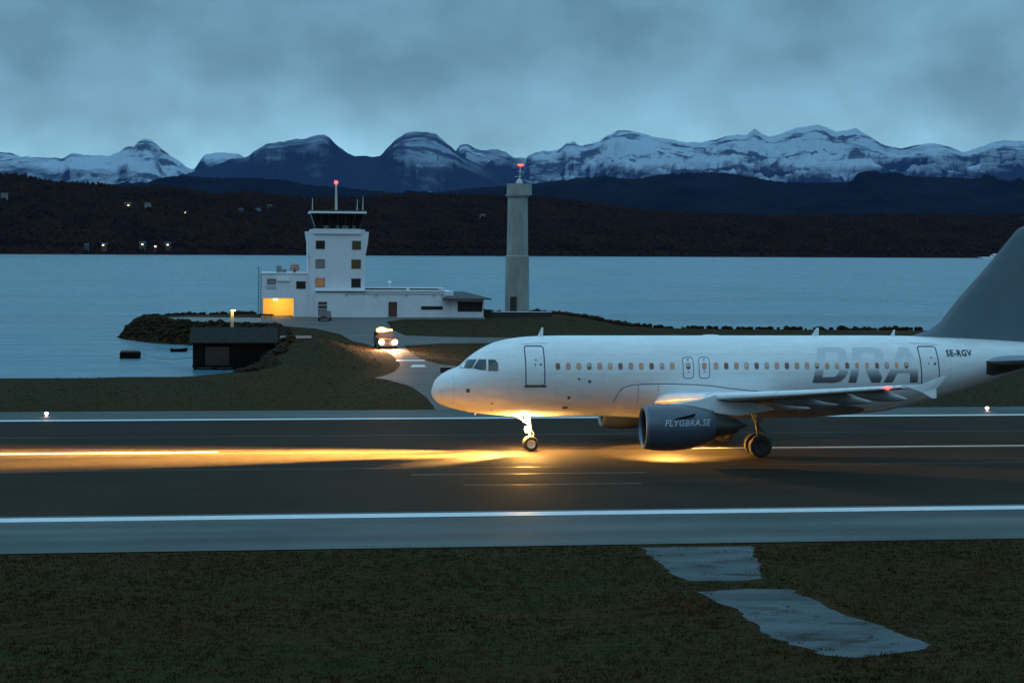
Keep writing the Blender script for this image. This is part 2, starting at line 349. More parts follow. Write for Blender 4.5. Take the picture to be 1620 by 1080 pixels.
tx = G((414, 505), (414, 511), (450, 516), (500, 520), (540, 529), (563, 543), (588, 562), (607, 582), (560, 590), (545, 594), (610, 600), (652, 612), (675, 628), (685, 640)) + [(-2.6, 24.9), (20, 24.9), (12, 40)] + \
     G((860, 590), (800, 583), (740, 581), (700, 577), (670, 570), (650, 558), (640, 547), (700, 543.5), (800, 542.5), (1000, 542), (1000, 534), (800, 534.5), (700, 533), (642, 531), (622, 522), (612, 509), (640, 505), (768, 505), (768, 501.5), (415, 501.5))
sheet('taxiway', tx, .028, m_tax)
spr = G((262, 503), (300, 509), (414, 511), (414, 503), (300, 502))
sheet('gravel_track', spr, .05, mat('pale_gravel', (.16, .17, .17), .9, noise_amt=.3, noise_scale=1.5))
mm = MB()
a = gp(589, 571.5); b = gp(673, 571.5); c = gp(673, 569.6); d = gp(589, 569.6)
mm.add([(p[0], p[1], .036) for p in (a, b, c, d)], [(0, 1, 2, 3)])
a = gp(650, 581); b = gp(676, 581); c = gp(672, 577.5); d = gp(654, 577.5)
mm.add([(p[0], p[1], .036) for p in (a, b, c, d)], [(0, 1, 2, 3)])
o = mk('taxiway_markings', mm.V, mm.F, m_paint); tag(o, kind='structure')

def gz(x, y): return float(ground_h(np.array([[x, y]]))[0])
def draped(name, poly, m, lift, step=.3, jag=.12):
    # paving patch that follows the ground, with a ragged overgrown outline
    pts = []
    n = len(poly)
    for i in range(n):
        a, b = Vector(poly[i]), Vector(poly[(i + 1) % n]); k = max(1, int((b - a).length / step))
        for j in range(k):
            p = a.lerp(b, j / k); q = noise.noise(Vector((p.x * 1.1, p.y * 2.0, 4.4))); q2 = noise.noise(Vector((p.x * 1.4, p.y * 2.2, 9.4)))
            pts.append((p.x + q * jag * 2, p.y + q2 * jag))
    bm = bmesh.new(); bm.faces.new([bm.verts.new((p[0], p[1], 0)) for p in pts])
    xs_ = [p[0] for p in pts]; ys_ = [p[1] for p in pts]
    for v in np.arange(min(xs_), max(xs_), .8): bmesh.ops.bisect_plane(bm, geom=bm.verts[:] + bm.edges[:] + bm.faces[:], plane_co=(v, 0, 0), plane_no=(1, 0, 0))
    for v in np.arange(min(ys_), max(ys_), .8): bmesh.ops.bisect_plane(bm, geom=bm.verts[:] + bm.edges[:] + bm.faces[:], plane_co=(0, v, 0), plane_no=(0, 1, 0))
    bmesh.ops.triangulate(bm, faces=bm.faces[:])
    PP = np.array([(v.co.x, v.co.y) for v in bm.verts]); ZZ = ground_h(PP)
    for v, z in zip(bm.verts, ZZ): v.co.z = z + lift
    me = bpy.data.meshes.new(name); bm.to_mesh(me); bm.free()
    if sum(p.normal.z for p in me.polygons) < 0: me.flip_normals()
    me.materials.append(m); o = bpy.data.objects.new(name, me); COL.objects.link(o); return tag(o, kind='structure')
draped('concrete_path', G((1015, 866), (1190, 864), (1198, 880), (1214, 908), (1160, 911), (1095, 913), (1062, 902), (1040, 884)), m_conc, .012)
draped('concrete_path', G((1106, 932), (1180, 924), (1252, 924), (1290, 942), (1340, 961), (1420, 988), (1478, 1013), (1462, 1024), (1400, 1031), (1350, 1034), (1295, 1024), (1225, 998), (1178, 964)), m_conc, .014)

# ---- grass blades in tufts
def tufts(name, n, xr, yr, hgt, m, keep):
    V = []; Fq = []
    X = rng.uniform(*xr, n); Y = rng.uniform(*yr, n); PP = np.column_stack([X, Y]); k = keep(PP); PP = PP[k]; ZZ = ground_h(PP)
    for (x, y), z in zip(PP, ZZ):
        dens = noise.noise(Vector((x * .35, y * .6, 2))); hh = hgt * (.5 + random.random()) * (1 + .6 * dens)
        for q in range(4):
            a = random.random() * 6.28; w = .02 + .012 * random.random(); lx, ly = random.uniform(-.6, .6) * hh, random.uniform(-.6, .6) * hh
            bx, by = x + random.uniform(-.12, .12), y + random.uniform(-.12, .12); i = len(V)
            V += [(bx - w * math.cos(a), by - w * math.sin(a), z - .02), (bx + w * math.cos(a), by + w * math.sin(a), z - .02), (bx + lx, by + ly, z + hh)]; Fq.append((i, i + 1, i + 2))
    o = mk(name, V, Fq, m); return tag(o, kind='stuff')
patchpolys = [G((1010, 864), (1192, 862), (1216, 912), (1090, 915), (1040, 890)), G((1100, 930), (1180, 922), (1256, 922), (1345, 958), (1484, 1013), (1350, 1038), (1220, 1002), (1170, 966))]
def inpoly(PP, poly):
    ins = np.zeros(len(PP), bool); A = np.array(poly)
    for a, b in zip(A, np.roll(A, -1, 0)):
        c = ((a[1] > PP[:, 1]) != (b[1] > PP[:, 1])); xi = (b[0] - a[0]) * (PP[:, 1] - a[1]) / (b[1] - a[1] + 1e-12) + a[0]; ins ^= (c & (PP[:, 0] < xi))
    return ins
m_blade = mat('grass_blades', (.026, .017, .0035), .9, col2=(.058, .025, .006), noise_scale=.28, spec=.1)
m_blade2 = mat('short_turf', (.026, .022, .004), .9, col2=(.044, .026, .006), noise_scale=.2, spec=.1)
o = tufts('grass', 60000, (-30, 24), (-70, -31.6), .05, m_blade, lambda PP: (~(inpoly(PP, patchpolys[0]) | inpoly(PP, patchpolys[1])) | (np.array([noise.noise(Vector((a_ * .9, b_ * 1.6, 7))) for a_, b_ in PP]) > .34)) & (PP[:, 0] > -18 - (PP[:, 1] + 60) * .18 - 4) & (PP[:, 0] < 8 + (PP[:, 1] + 70) * .35 + 3))
tag(o, 'dark brown and green autumn grass in front of the runway', 'grass')
TXA = np.array(tx)
o = tufts('grass', 36000, (-32, 62), (25.2, 190), .06, m_blade2, lambda PP: ~inpoly(PP, tx) & (sdist(PP) > .3))
tag(o, 'dark autumn grass between the runway and the taxiway', 'grass')

# ---- rocks along the shore
def rock_mass(name, n, sel, label, r0=.5, r1=1.5):
    ico = bmesh.new(); bmesh.ops.create_icosphere(ico, subdivisions=1, radius=1); IV = [v.co.copy() for v in ico.verts]; IF = [tuple(v.index for v in f.verts) for f in ico.faces]; ico.free()
    V = []; Fq = []
    for (x, y, z, r) in sel(n, r0, r1):
        k = len(V); rot = Matrix.Rotation(random.random() * 6.3, 3, Vector((random.random(), random.random(), random.random() + .1)).normalized())
        sx, sy, sz = random.uniform(.7, 1.3), random.uniform(.7, 1.2), random.uniform(.5, .9)
        for v in IV:
            u = rot @ v; u = u * (1 + .35 * noise.noise(v * 2 + Vector((x, y, z)))); V.append((x + u.x * r * sx, y + u.y * r * sy, z + u.z * r * sz))
        Fq += [tuple(i + k for i in f) for f in IF]
    o = mk(name, V, Fq, m_rock); return tag(o, label, 'rocks', kind='stuff')
m_rock = mat('shore_rock', (.026, .015, .008), .9, spec=.08, noise_amt=.5, noise_scale=.8, bump=.05)
segs = [(SH[i], SH[(i + 1) % len(SH)]) for i in range(len(SH))]
def along(sa, off0, off1):
    lens = [np.hypot(*(b - a)) for a, b in sa]; tot = sum(lens)
    def f(n, r0, r1):
        for _ in range(n):
            u = random.random() * tot
            for (a, b), l in zip(sa, lens):
                if u < l: break
                u -= l
            p = a + (b - a) * (u / l); nrm = np.array([(b - a)[1], -(b - a)[0]]) / l
            q = p + nrm * random.uniform(off0, off1); z = gz(q[0], q[1]); yield (q[0], q[1], max(z, -3.2) + .15, random.uniform(r0, r1) * (1 if random.random() > .1 else 1.5))
    return f
far_segs = [s for s in segs if s[0][1] > 120 and s[1][1] > 120 and abs(s[0][0]) < 100 and s[0][0] > 0 or (s[0][1] > 195 and s[1][1] > 195)]
spit_segs = [s for s in segs if s[0][0] < -10 and s[0][1] > 150 and s[0][0] > -60]
cove_segs = [s for s in segs if -19 < s[0][0] < -9 and 61 < s[0][1] <= 150 and s[1][0] > -19 and s[1][1] > 61]
rock_mass('shore_rocks', 1000, along(far_segs, -1.2, 1.2), 'dark low boulders along the far edge of the airfield beside the fjord', .2, .48)
rock_mass('spit_rocks', 1500, along(spit_segs, -.4, 3.8), 'dark boulders piled round the rocky point left of the white building', .15, .40)
rock_mass('cove_rocks', 260, along(cove_segs, -.3, 3.0), 'dark boulders on the bank of the little cove around the boathouse', .3, .6)

# ---- far hills and mountains
PXR = (-420, 2040)
def prof(pts):
    xs_, ys_ = zip(*pts); f = pchip(xs_, ys_); return lambda x: f(x) if pxs_smooth else .25 * f(x) + .75 * float(np.interp(x, xs_, ys_)) + 1.4 * noise.noise(Vector((x * .11, 3, 1))) + .5 * noise.noise(Vector((x * .37, 7, 1)))
pxs_smooth = True
far_shore_y = lambda px: 402 + (px) * (6.5 / 1620)
def shoreZ(px): return (CAM_H - WATER_Z) * F_PX / (far_shore_y(px) - Hz(px))
def heightfield(name, ncol, rows, fn, m, smooth=True, attr=None, kind='structure'):
    V = []; A = []
    pxs = np.linspace(PXR[0], PXR[1], ncol)
    for t in rows:
        for px in pxs:
            v, s = fn(px, t); V.append(v); A.append(s)
    n = ncol; Fq = [(j * n + i, j * n + i + 1, (j + 1) * n + i + 1, (j + 1) * n + i) for j in range(len(rows) - 1) for i in range(n - 1)]
    o = mk(name, V, Fq, m, smooth=smooth)
    if attr:
        at = o.data.attributes.new(attr, 'FLOAT', 'POINT'); at.data.foreach_set('value', np.array(A, dtype=np.float32))
    return tag(o, kind=kind)
def fbm(x, y, z=0, o=5): return noise.fractal(Vector((x, y, z)), 1.0, 2.0, o)
def ridged(x, y, z=0, o=6): return noise.ridged_multi_fractal(Vector((x, y, z)), 1.0, 2.1, o, 1.0, 2.0)

near_top = prof([(-420, 268), (-100, 270), (0, 274), (30, 275), (60, 282), (100, 288), (150, 289), (200, 296), (250, 294), (300, 299), (335, 307), (400, 303), (450, 310), (480, 312), (560, 312), (640, 306), (740, 307), (800, 309), (860, 312), (900, 315), (950, 323), (1040, 333), (1100, 335), (1200, 339), (1280, 338), (1400, 337), (1500, 338), (1620, 338), (2040, 336)])
def near_surface(px, t):
    Z0 = shoreZ(px); D = 620 + 420 * t
    Z1 = Z0 + 950
    topz = CAM_H - (near_top(px) + 4.5 - Hz(px)) * Z1 / F_PX
    if t <= 1:
        Z = Z0 + 950 * t; z = -2.9 + (topz + 2.9) * (t ** .8 if t > 0 else 0)
        env = min(1, 4 * t) * min(1, 5 * (1 - t) + .0)
        z += env * 10 * fbm(px * .02, Z * .004, 3)
    else:
        Z = Z1 + (t - 1) * 1500; z = topz * (1 - (t - 1) * .6)
    if t < 0: Z = Z0 + t * 400; z = -9
    return Z, z
def near_fn(px, t):
    Z, z = near_surface(px, t); x, y = from_cam((px - 810) / F_PX * Z, Z); return (x, y, z), 0
m_hill = mat('wooded_hill_soil', (.022, .010, .004), .95, spec=0, noise_amt=.3, noise_scale=.01)
heightfield('wooded_hill', 300, [-.02, 0.0] + list(np.linspace(.03, 1, 30)) + [1.25, 1.6, 2.0], near_fn, m_hill)
# forest canopy: many small crowns in one mass
def canopy(n):
    V = []; Fq = []
    for _ in range(n):
        px = random.uniform(-60, 1680); t = random.random() ** 1.05
        Z, z = near_surface(px, t)
        if t < .05 and random.random() < .8: continue
        x, y = from_cam((px - 810) / F_PX * Z, Z); con = random.random() < .35
        h = random.uniform(7, 12) if not con else random.uniform(9, 14); r = random.uniform(3, 5) if not con else random.uniform(1.8, 2.8); k = len(V); a0 = random.random() * 6
        rings = ((.15, .6), (.55, 1.0), (.85, .55)) if not con else ((.1, 1.0), (.5, .6))
        for (zz, rr) in rings:
            for i in range(5): a = a0 + 1.2566 * i; q = r * rr * random.uniform(.75, 1.25); V.append((x + q * math.cos(a), y + q * math.sin(a), z + h * zz * random.uniform(.9, 1.1)))
        V.append((x, y, z + h)); nr = len(rings)
        for j in range(nr - 1):
            for i in range(5): Fq.append((k + j * 5 + i, k + j * 5 + (i + 1) % 5, k + (j + 1) * 5 + (i + 1) % 5, k + (j + 1) * 5 + i))
        for i in range(5): Fq.append((k + (nr - 1) * 5 + i, k + (nr - 1) * 5 + (i + 1) % 5, k + nr * 5))
    return V, Fq
V, Fq = canopy(30000)
m_wood = mat('far_wood_foliage', (.016, .008, .003), .95, col2=(.042, .020, .006), noise_scale=.012, spec=0, detail=8)
o = mk('far_wood', V, Fq, m_wood); tag(o, 'dark russet wood covering the far shore of the fjord', 'wood', kind='stuff')

foot_top = prof([(-420, 292), (0, 292), (200, 291), (225, 290), (245, 284), (262, 280), (290, 278), (330, 281), (400, 282), (450, 285), (490, 293), (560, 299), (640, 306), (700, 303), (745, 298), (800, 295), (850, 290), (900, 284), (960, 281), (1000, 283), (1040, 277), (1090, 274), (1130, 273), (1160, 275), (1190, 280), (1230, 287), (1280, 289), (1340, 288), (1370, 281), (1410, 278), (1450, 279), (1520, 281), (1560, 285), (1600, 291), (1660, 295), (1800, 292), (2040, 298)])
def foot_fn(px, t):
    Z1 = 11500; Z0 = 6500; topz = CAM_H - (foot_top(px) - Hz(px)) * Z1 / F_PX
    if t <= 1:
        Z = Z0 + (Z1 - Z0) * t; z = -5 + (topz + 5) * t ** .9 + min(1, 6 * (1 - t)) * t * 110 * fbm(px * .012, Z * .0009, 8, 6) + 9 * fbm(px * .2, Z * .01, 1, 3)
    else: Z = Z1 + (t - 1) * 3500; z = topz * (1 - .8 * (t - 1))
    x, y = from_cam((px - 810) / F_PX * Z, Z); return (x, y, z), 0
m_foot = mat('forest_slope', (.009, .011, .014), .95, spec=0, noise_amt=.5, noise_scale=.004, detail=9)
heightfield('foothills', 600, list(np.linspace(0, 1, 34)) + [1.3, 1.7, 2.0], foot_fn, m_foot)

def snow_mat(name, amp, snowcol, out):
    m = bpy.data.materials.new(name); m.use_nodes = True
    t = m.node_tree; b = t.nodes['Principled BSDF']; b.inputs['Roughness'].default_value = .9; b.inputs['Specular IOR Level'].default_value = 0
    ge = nd(t, 'ShaderNodeNewGeometry'); tc = nd(t, 'ShaderNodeTexCoord'); sp = nd(t, 'ShaderNodeSeparateXYZ'); t.links.new(tc.outputs['Object'], sp.inputs[0])
    at = nd(t, 'ShaderNodeAttribute', attribute_name='snowline')
    n = nd(t, 'ShaderNodeTexNoise'); n.inputs['Scale'].default_value = .0017; n.inputs['Detail'].default_value = 12; n.inputs['Roughness'].default_value = .64
    mp = nd(t, 'ShaderNodeMapping'); mp.inputs['Scale'].default_value = (.9, .5, 2.2); t.links.new(tc.outputs['Object'], mp.inputs[0]); t.links.new(mp.outputs[0], n.inputs['Vector'])
    nr = nd(t, 'ShaderNodeMapRange'); nr.inputs[1].default_value = .3; nr.inputs[2].default_value = .7; nr.inputs[3].default_value = -amp; nr.inputs[4].default_value = amp; t.links.new(n.outputs[0], nr.inputs[0])
    a1 = nd(t, 'ShaderNodeMath', operation='SUBTRACT'); t.links.new(sp.outputs[2], a1.inputs[0]); t.links.new(at.outputs['Fac'], a1.inputs[1])
    a2 = nd(t, 'ShaderNodeMath', operation='ADD'); t.links.new(a1.outputs[0], a2.inputs[0]); t.links.new(nr.outputs[0], a2.inputs[1])
    sn = nd(t, 'ShaderNodeSeparateXYZ'); t.links.new(ge.outputs['Normal'], sn.inputs[0])
    sl = nd(t, 'ShaderNodeMapRange'); sl.inputs[1].default_value = .45; sl.inputs[2].default_value = .85; sl.inputs[3].default_value = -260; sl.inputs[4].default_value = 90; t.links.new(sn.outputs[2], sl.inputs[0])
    a3 = nd(t, 'ShaderNodeMath', operation='ADD'); t.links.new(a2.outputs[0], a3.inputs[0]); t.links.new(sl.outputs[0], a3.inputs[1])
    fr = nd(t, 'ShaderNodeMapRange'); fr.inputs[1].default_value = -150; fr.inputs[2].default_value = 170; t.links.new(a3.outputs[0], fr.inputs[0])
    mx = nd(t, 'ShaderNodeMixRGB'); mx.inputs[1].default_value = (.022, .034, .062, 1); mx.inputs[2].default_value = (*snowcol, 1)
    # outcrops that stay bare whatever the height
    n4 = nd(t, 'ShaderNodeTexNoise'); n4.inputs['Scale'].default_value = .0021; n4.inputs['Detail'].default_value = 10; n4.inputs['Roughness'].default_value = .66; n4.inputs['Distortion'].default_value = .6
    mp4 = nd(t, 'ShaderNodeMapping'); mp4.inputs['Rotation'].default_value = (0, R(24), 0); mp4.inputs['Scale'].default_value = (.55, .5, 2.1); t.links.new(tc.outputs['Object'], mp4.inputs[0]); t.links.new(mp4.outputs[0], n4.inputs['Vector'])
    r4 = nd(t, 'ShaderNodeMapRange'); r4.inputs[1].default_value = out; r4.inputs[2].default_value = out + .07; r4.inputs[3].default_value = 1; r4.inputs[4].default_value = .12; t.links.new(n4.outputs[0], r4.inputs[0])
    q4 = nd(t, 'ShaderNodeMath', operation='MULTIPLY'); t.links.new(fr.outputs[0], q4.inputs[0]); t.links.new(r4.outputs[0], q4.inputs[1])
    t.links.new(q4.outputs[0], mx.inputs[0]); t.links.new(mx.outputs[0], b.inputs['Base Color']); return m
m_snow = snow_mat('snowy_rock', 260, (.35, .43, .50), .515)
m_snow_thin = snow_mat('thin_snow_rock', 150, (.21, .27, .34), .46)
def mountain(name, pts, Z0, Z1, snow_py, amp, ncol, lo=-420, hi=2040, seed=0, skew=0):
    tp = prof(pts); sp = pchip(*zip(*snow_py))
    rows = list(np.linspace(0, 1, 70)) + [1.15, 1.4, 1.8]
    V = []; A = []
    pxs = np.linspace(lo, hi, ncol)
    for t in rows:
        for px in pxs:
            edge = min(1, (px - lo) / 40, (hi - px) / 40) if lo > -400 or hi < 2000 else 1
            topz = CAM_H - (tp(px) - Hz(px)) * Z1 / F_PX
            if t <= 1:
                Z = Z0 + (Z1 - Z0) * t
                e = min(1, 4.0 * (1 - t)) * min(1, 3 * t)
                rx = px * Z / F_PX
                z = -40 + (topz + 40) * (t ** 1.15) + e * amp * ((ridged(rx / 1700 + seed + Z / 3800, Z / 2600, seed) - 1.1) * 1.15 + .45 * fbm(rx / 420, Z / 700, seed, 5))
                z = min(z, -40 + (topz + 40) * (.25 + .75 * t) * 1.0)
                q = 12 * (amp / 260) * fbm(rx / 150, Z / 300, 2, 4) * min(1, 3 * t); z += q
            else: Z = Z1 + (t - 1) * 4000; z = topz * (1 - .8 * (t - 1))
            x, y = from_cam((px - 810) / F_PX * Z, Z); V.append((x, y, z))
            A.append(CAM_H - (sp(px) - Hz(px)) * Z / F_PX)
    n = ncol; Fq = [(j * n + i, j * n + i + 1, (j + 1) * n + i + 1, (j + 1) * n + i) for j in range(len(rows) - 1) for i in range(n - 1)]
    o = mk(name, V, Fq, m_snow_thin if name == 'bare_mountain' else m_snow, smooth=True); at = o.data.attributes.new('snowline', 'FLOAT', 'POINT'); at.data.foreach_set('value', np.array(A, dtype=np.float32))
    return tag(o, kind='structure')
# left snowy range
pxs_smooth = False
mountain('snowy_mountain', [(-420, 250), (-200, 238), (-60, 244), (0, 241), (20, 243), (30, 247), (60, 249), (100, 250), (110, 243), (118, 243), (140, 246), (175, 246), (190, 238), (200, 232), (210, 232), (218, 224), (228, 219), (240, 222), (255, 236), (275, 251), (300, 267), (306, 267), (318, 251), (323, 244), (350, 241), (375, 243), (390, 252), (420, 262), (480, 285), (620, 300)],
         17000, 25000, [(-420, 262), (0, 262), (60, 268), (140, 276), (220, 290), (300, 290), (310, 262), (340, 256), (380, 250), (620, 250)], 260, 520, -420, 620, 2)
# bare blue mountain and dome in the middle
mountain('bare_mountain', [(180, 300), (240, 292), (290, 276), (320, 267), (345, 259), (365, 252), (388, 249), (400, 240), (420, 228), (445, 225), (460, 221), (480, 220), (500, 214), (512, 213), (520, 218), (535, 233), (560, 247), (590, 248), (600, 247), (615, 232), (630, 218), (645, 210), (660, 207), (675, 208), (690, 213), (705, 226), (720, 239), (735, 250), (760, 262), (800, 278), (860, 296)],
         12500, 19000, [(180, 200), (330, 205), (380, 226), (440, 224), (470, 212), (500, 217), (530, 206), (590, 205), (618, 222), (642, 250), (690, 262), (720, 246), (760, 240), (860, 236)], 200, 520, 180, 860, 5)
# right snowy range
mountain('snowy_mountain', [(560, 290), (640, 262), (690, 250), (710, 242), (720, 239), (728, 230), (738, 228), (750, 235), (765, 238), (785, 236), (800, 241), (812, 249), (830, 250), (840, 243), (855, 239), (880, 238), (895, 228), (907, 224), (920, 231), (945, 224), (955, 217), (970, 210), (985, 206), (1000, 208), (1020, 213), (1050, 219), (1080, 225), (1110, 225), (1130, 221), (1160, 213), (1180, 214), (1193, 204), (1208, 213), (1220, 216), (1240, 210), (1258, 203), (1275, 201), (1290, 197), (1305, 201), (1320, 208), (1335, 207), (1352, 203), (1370, 213), (1385, 222), (1400, 231), (1425, 235), (1450, 229), (1475, 227), (1500, 232), (1522, 240), (1535, 238), (1560, 228), (1590, 222), (1620, 223), (1700, 232), (1900, 225), (2040, 240)],
         16500, 26000, [(560, 240), (700, 240), (800, 244), (840, 256), (900, 262), (1000, 266), (1100, 268), (1300, 268), (1400, 252), (1500, 250), (1600, 244), (2040, 244)], 300, 820, 560, 2040, 9)

# ================================================================== AIRLINER (local x = metres aft of the nose gear, local -y = port side, nearer the camera)
jet = empty('jet_airliner', (-.06, -.45, .044), label='white twin-engine jet airliner taxiing along the runway with its nose gear lamps lit', cat='airliner')
sx = [-5.15, -5.12, -5.05, -4.93, -4.6, -4.26, -3.74, -3.3, -2.93, -2.46, -1.93, -1.25, -.58, .08, 2, 15, 18, 20.75, 23, 25, 26.75, 28.0, 28.8]
zt = pchip(sx, [3.03, 3.18, 3.42, 3.66, 3.97, 4.16, 4.36, 4.77, 5.05, 5.34, 5.58, 5.75, 5.85, 5.90, 5.94, 5.94, 5.94, 5.90, 5.82, 5.71, 5.58, 5.45, 5.30])
zb = pchip(sx, [3.03, 2.90, 2.74, 2.60, 2.38, 2.26, 2.12, 2.03, 1.98, 1.92, 1.87, 1.82, 1.79, 1.78, 1.78, 1.78, 1.86, 2.36, 3.00, 3.62, 4.16, 4.56, 4.85])
wd = pchip(sx, [.02, .22, .42, .62, .90, 1.10, 1.33, 1.47, 1.57, 1.68, 1.79, 1.88, 1.94, 1.965, 1.975, 1.975, 1.95, 1.80, 1.52, 1.20, .86, .55, .30])
zcf = pchip(sx, [3.03, 3.04, 3.06, 3.10, 3.20, 3.28, 3.40, 3.50, 3.57, 3.65, 3.72, 3.80, 3.84, 3.86, 3.87, 3.87, 3.90, 4.02, 4.28, 4.55, 4.80, 4.98, 5.06])
def fl(s, z, off=0.0):        # half-width of the hull at station s, height z
    c = zcf(s); b = (zt(s) - c) if z > c else (c - zb(s)); q = 1 - ((z - c) / b) ** 2
    return wd(s) * math.sqrt(max(q, 0)) + off
stn = sorted(set(list(-5.15 + 1.5 * (np.linspace(0, 1, 34) ** 1.8)) + list(np.linspace(-3.65, 2, 26)) + list(np.linspace(2.6, 17, 20)) + list(np.linspace(17.6, 28.8, 26))))
NR = 144; V = []; Fq = []
for s in stn:
    c, w, a, b = zcf(s), wd(s), zt(s) - zcf(s), zcf(s) - zb(s)
    for i in range(NR):
        t = 2 * math.pi * i / NR; st_ = math.sin(t); V.append((s, -w * math.cos(t), c + (a if st_ > 0 else b) * st_))
for j in range(len(stn) - 1):
    for i in range(NR): Fq.append((j * NR + i, j * NR + (i + 1) % NR, (j + 1) * NR + (i + 1) % NR, (j + 1) * NR + i))
Fq += [tuple(range(NR)), tuple(range(len(stn) * NR - 1, (len(stn) - 1) * NR - 1, -1))]
mbf = MB(); mbf.V = V; mbf.F = Fq; mbf.build('fuselage', m_white, jet, smooth=True, angle=60)

def fus_pt(px, py):           # hull station and height seen at an image position (port side)
    k = (px - 810) / F_PX; l = 1.5; s = z = 0
    for _ in range(40):
        s = (k * (98 - cph * l) - 1 - sph * l) / (cph - sph * k); Z = 98 + sph * s - cph * l; z = CAM_H - .044 - (py - Hz(px)) * Z / F_PX
        l = .5 * l + .5 * fl(s, z)
    return s, z
def hull_poly(name, pts, m, off=.006, parent=None, step=.10):
    bm = bmesh.new(); bm.faces.new([bm.verts.new((s, 0, z)) for s, z in pts]); _hull(bm, off, step)
    return _hull_out(bm, name, m, parent)
def _hull(bm, off, step):
    zs = [v.co.z for v in bm.verts]; ss = [v.co.x for v in bm.verts]
    for v in np.arange(min(zs) + step, max(zs), step): bmesh.ops.bisect_plane(bm, geom=bm.verts[:] + bm.edges[:] + bm.faces[:], plane_co=(0, 0, v), plane_no=(0, 0, 1))
    if min(ss) < 2 or max(ss) > 17:
        for v in np.arange(min(ss) + step, max(ss), step): bmesh.ops.bisect_plane(bm, geom=bm.verts[:] + bm.edges[:] + bm.faces[:], plane_co=(v, 0, 0), plane_no=(1, 0, 0))
    bmesh.ops.triangulate(bm, faces=bm.faces[:])
    for v in bm.verts: v.co.y = -(fl(v.co.x, v.co.z) + off)
    bmesh.ops.recalc_face_normals(bm, faces=bm.faces)
    if sum(f.normal.y * f.calc_area() for f in bm.faces) > 0: bmesh.ops.reverse_faces(bm, faces=bm.faces)
def _hull_out(bm, name, m, parent):
    me = bpy.data.meshes.new(name); bm.to_mesh(me); bm.free(); me.materials.append(m); me.shade_smooth()
    o = bpy.data.objects.new(name, me); COL.objects.link(o); o.parent = parent or jet; return o
def hull_line(mb, pts, w, off=.006, closed=False, step=.12):
    P = list(pts) + ([pts[0]] if closed else []); Q = []
    for a, b in zip(P, P[1:]):
        n = max(1, int(math.hypot(b[0] - a[0], b[1] - a[1]) / step))
        Q += [(a[0] + (b[0] - a[0]) * i / n, a[1] + (b[1] - a[1]) * i / n) for i in range(n)]
    Q.append(P[-1]); V = []; n = len(Q)
    for i, (s, z) in enumerate(Q):
        if closed: p, q = Q[i - 1 if i > 0 else n - 2], Q[i + 1 if i < n - 1 else 1]
        else: p, q = Q[max(i - 1, 0)], Q[min(i + 1, n - 1)]
        d = Vector((q[0] - p[0], q[1] - p[1])).normalized(); nn = (-d.y * w / 2, d.x * w / 2)
        for sg in (1, -1):
            a, b = s + sg * nn[0], z + sg * nn[1]; V.append((a, -(fl(a, b) + off), b))
    mb.add(V, [(2 * i, 2 * i + 1, 2 * i + 3, 2 * i + 2) for i in range(n - 1)])
def rrect(s0, s1, z0, z1, r, k=5, skew=0):
    P = []
    for cx, cz, a0 in ((s1 - r, z1 - r, 0), (s0 + r, z1 - r, 90), (s0 + r, z0 + r, 180), (s1 - r, z0 + r, 270)):
        for i in range(k + 1): a = R(a0 + 90 * i / k); P.append((cx + r * math.cos(a), cz + r * math.sin(a)))
    return P
# cockpit glazing
for pts in ([(728.5, 581), (740.8, 567.8), (755, 567.4), (747.8, 581)], [(749.6, 581.2), (758.6, 567.6), (770, 567.6), (770, 584.6), (759.8, 583.6)], [(773.8, 567.9), (784, 567.9), (788.9, 573.4), (788.9, 585.2), (774, 585.2)]):
    sz = [fus_pt(*p) for p in pts]; sz = [(s, min(z, zt(s) - .015)) for s, z in sz]
    cx = sum(p[0] for p in sz) / len(sz); cz = sum(p[1] for p in sz) / len(sz)
    fr = hull_poly('cockpit_window', [(cx + (s - cx) * 1.08, cz + (z - cz) * 1.08) for s, z in sz], m_frame, .007, step=.04)
    hull_poly('pane', sz, m_cock, .014, parent=fr, step=.04)
# cabin windows
pane_cols = [(.10, .06, .045), (.20, .15, .10), (.16, .10, .08), (.28, .20, .13), (.33, .26, .17), (.15, .14, .10), (.05, .055, .065), (.24, .17, .12), (.08, .07, .06), (.06, .06, .065), (.22, .18, .12)]
m_panes = [mat('cabin_pane', c, .18, emit=(c[0] * 1.1, c[1] * .75, c[2] * .7), estr=.32) for c in pane_cols]
wins = [1.12 + .538 * i for i in range(12)] + [7.87, 8.71] + [9.33 + .5342 * i for i in range(20)]
for i, s in enumerate(wins):
    small = s in (7.87, 8.71)
    w, h = (.125, .185); zc_ = 4.46
    fr = hull_poly('cabin_window', rrect(s - w, s + w, zc_ - h, zc_ + h, .115), m_frame, .004)
    pn = hull_poly('pane', rrect(s - w + .025, s + w - .025, zc_ - h + .03, zc_ + h - .03, .085), m_panes[(i * 7 + i // 3) % 11], .008, parent=fr)
    if (i * 5) % 7 in (1, 4):   # half drawn blind
        hull_poly('blind', rrect(s - w + .03, s + w - .05, zc_ - .02, zc_ + h - .04, .05), mat('blind', (.5, .45, .38), .5), .011, parent=fr)
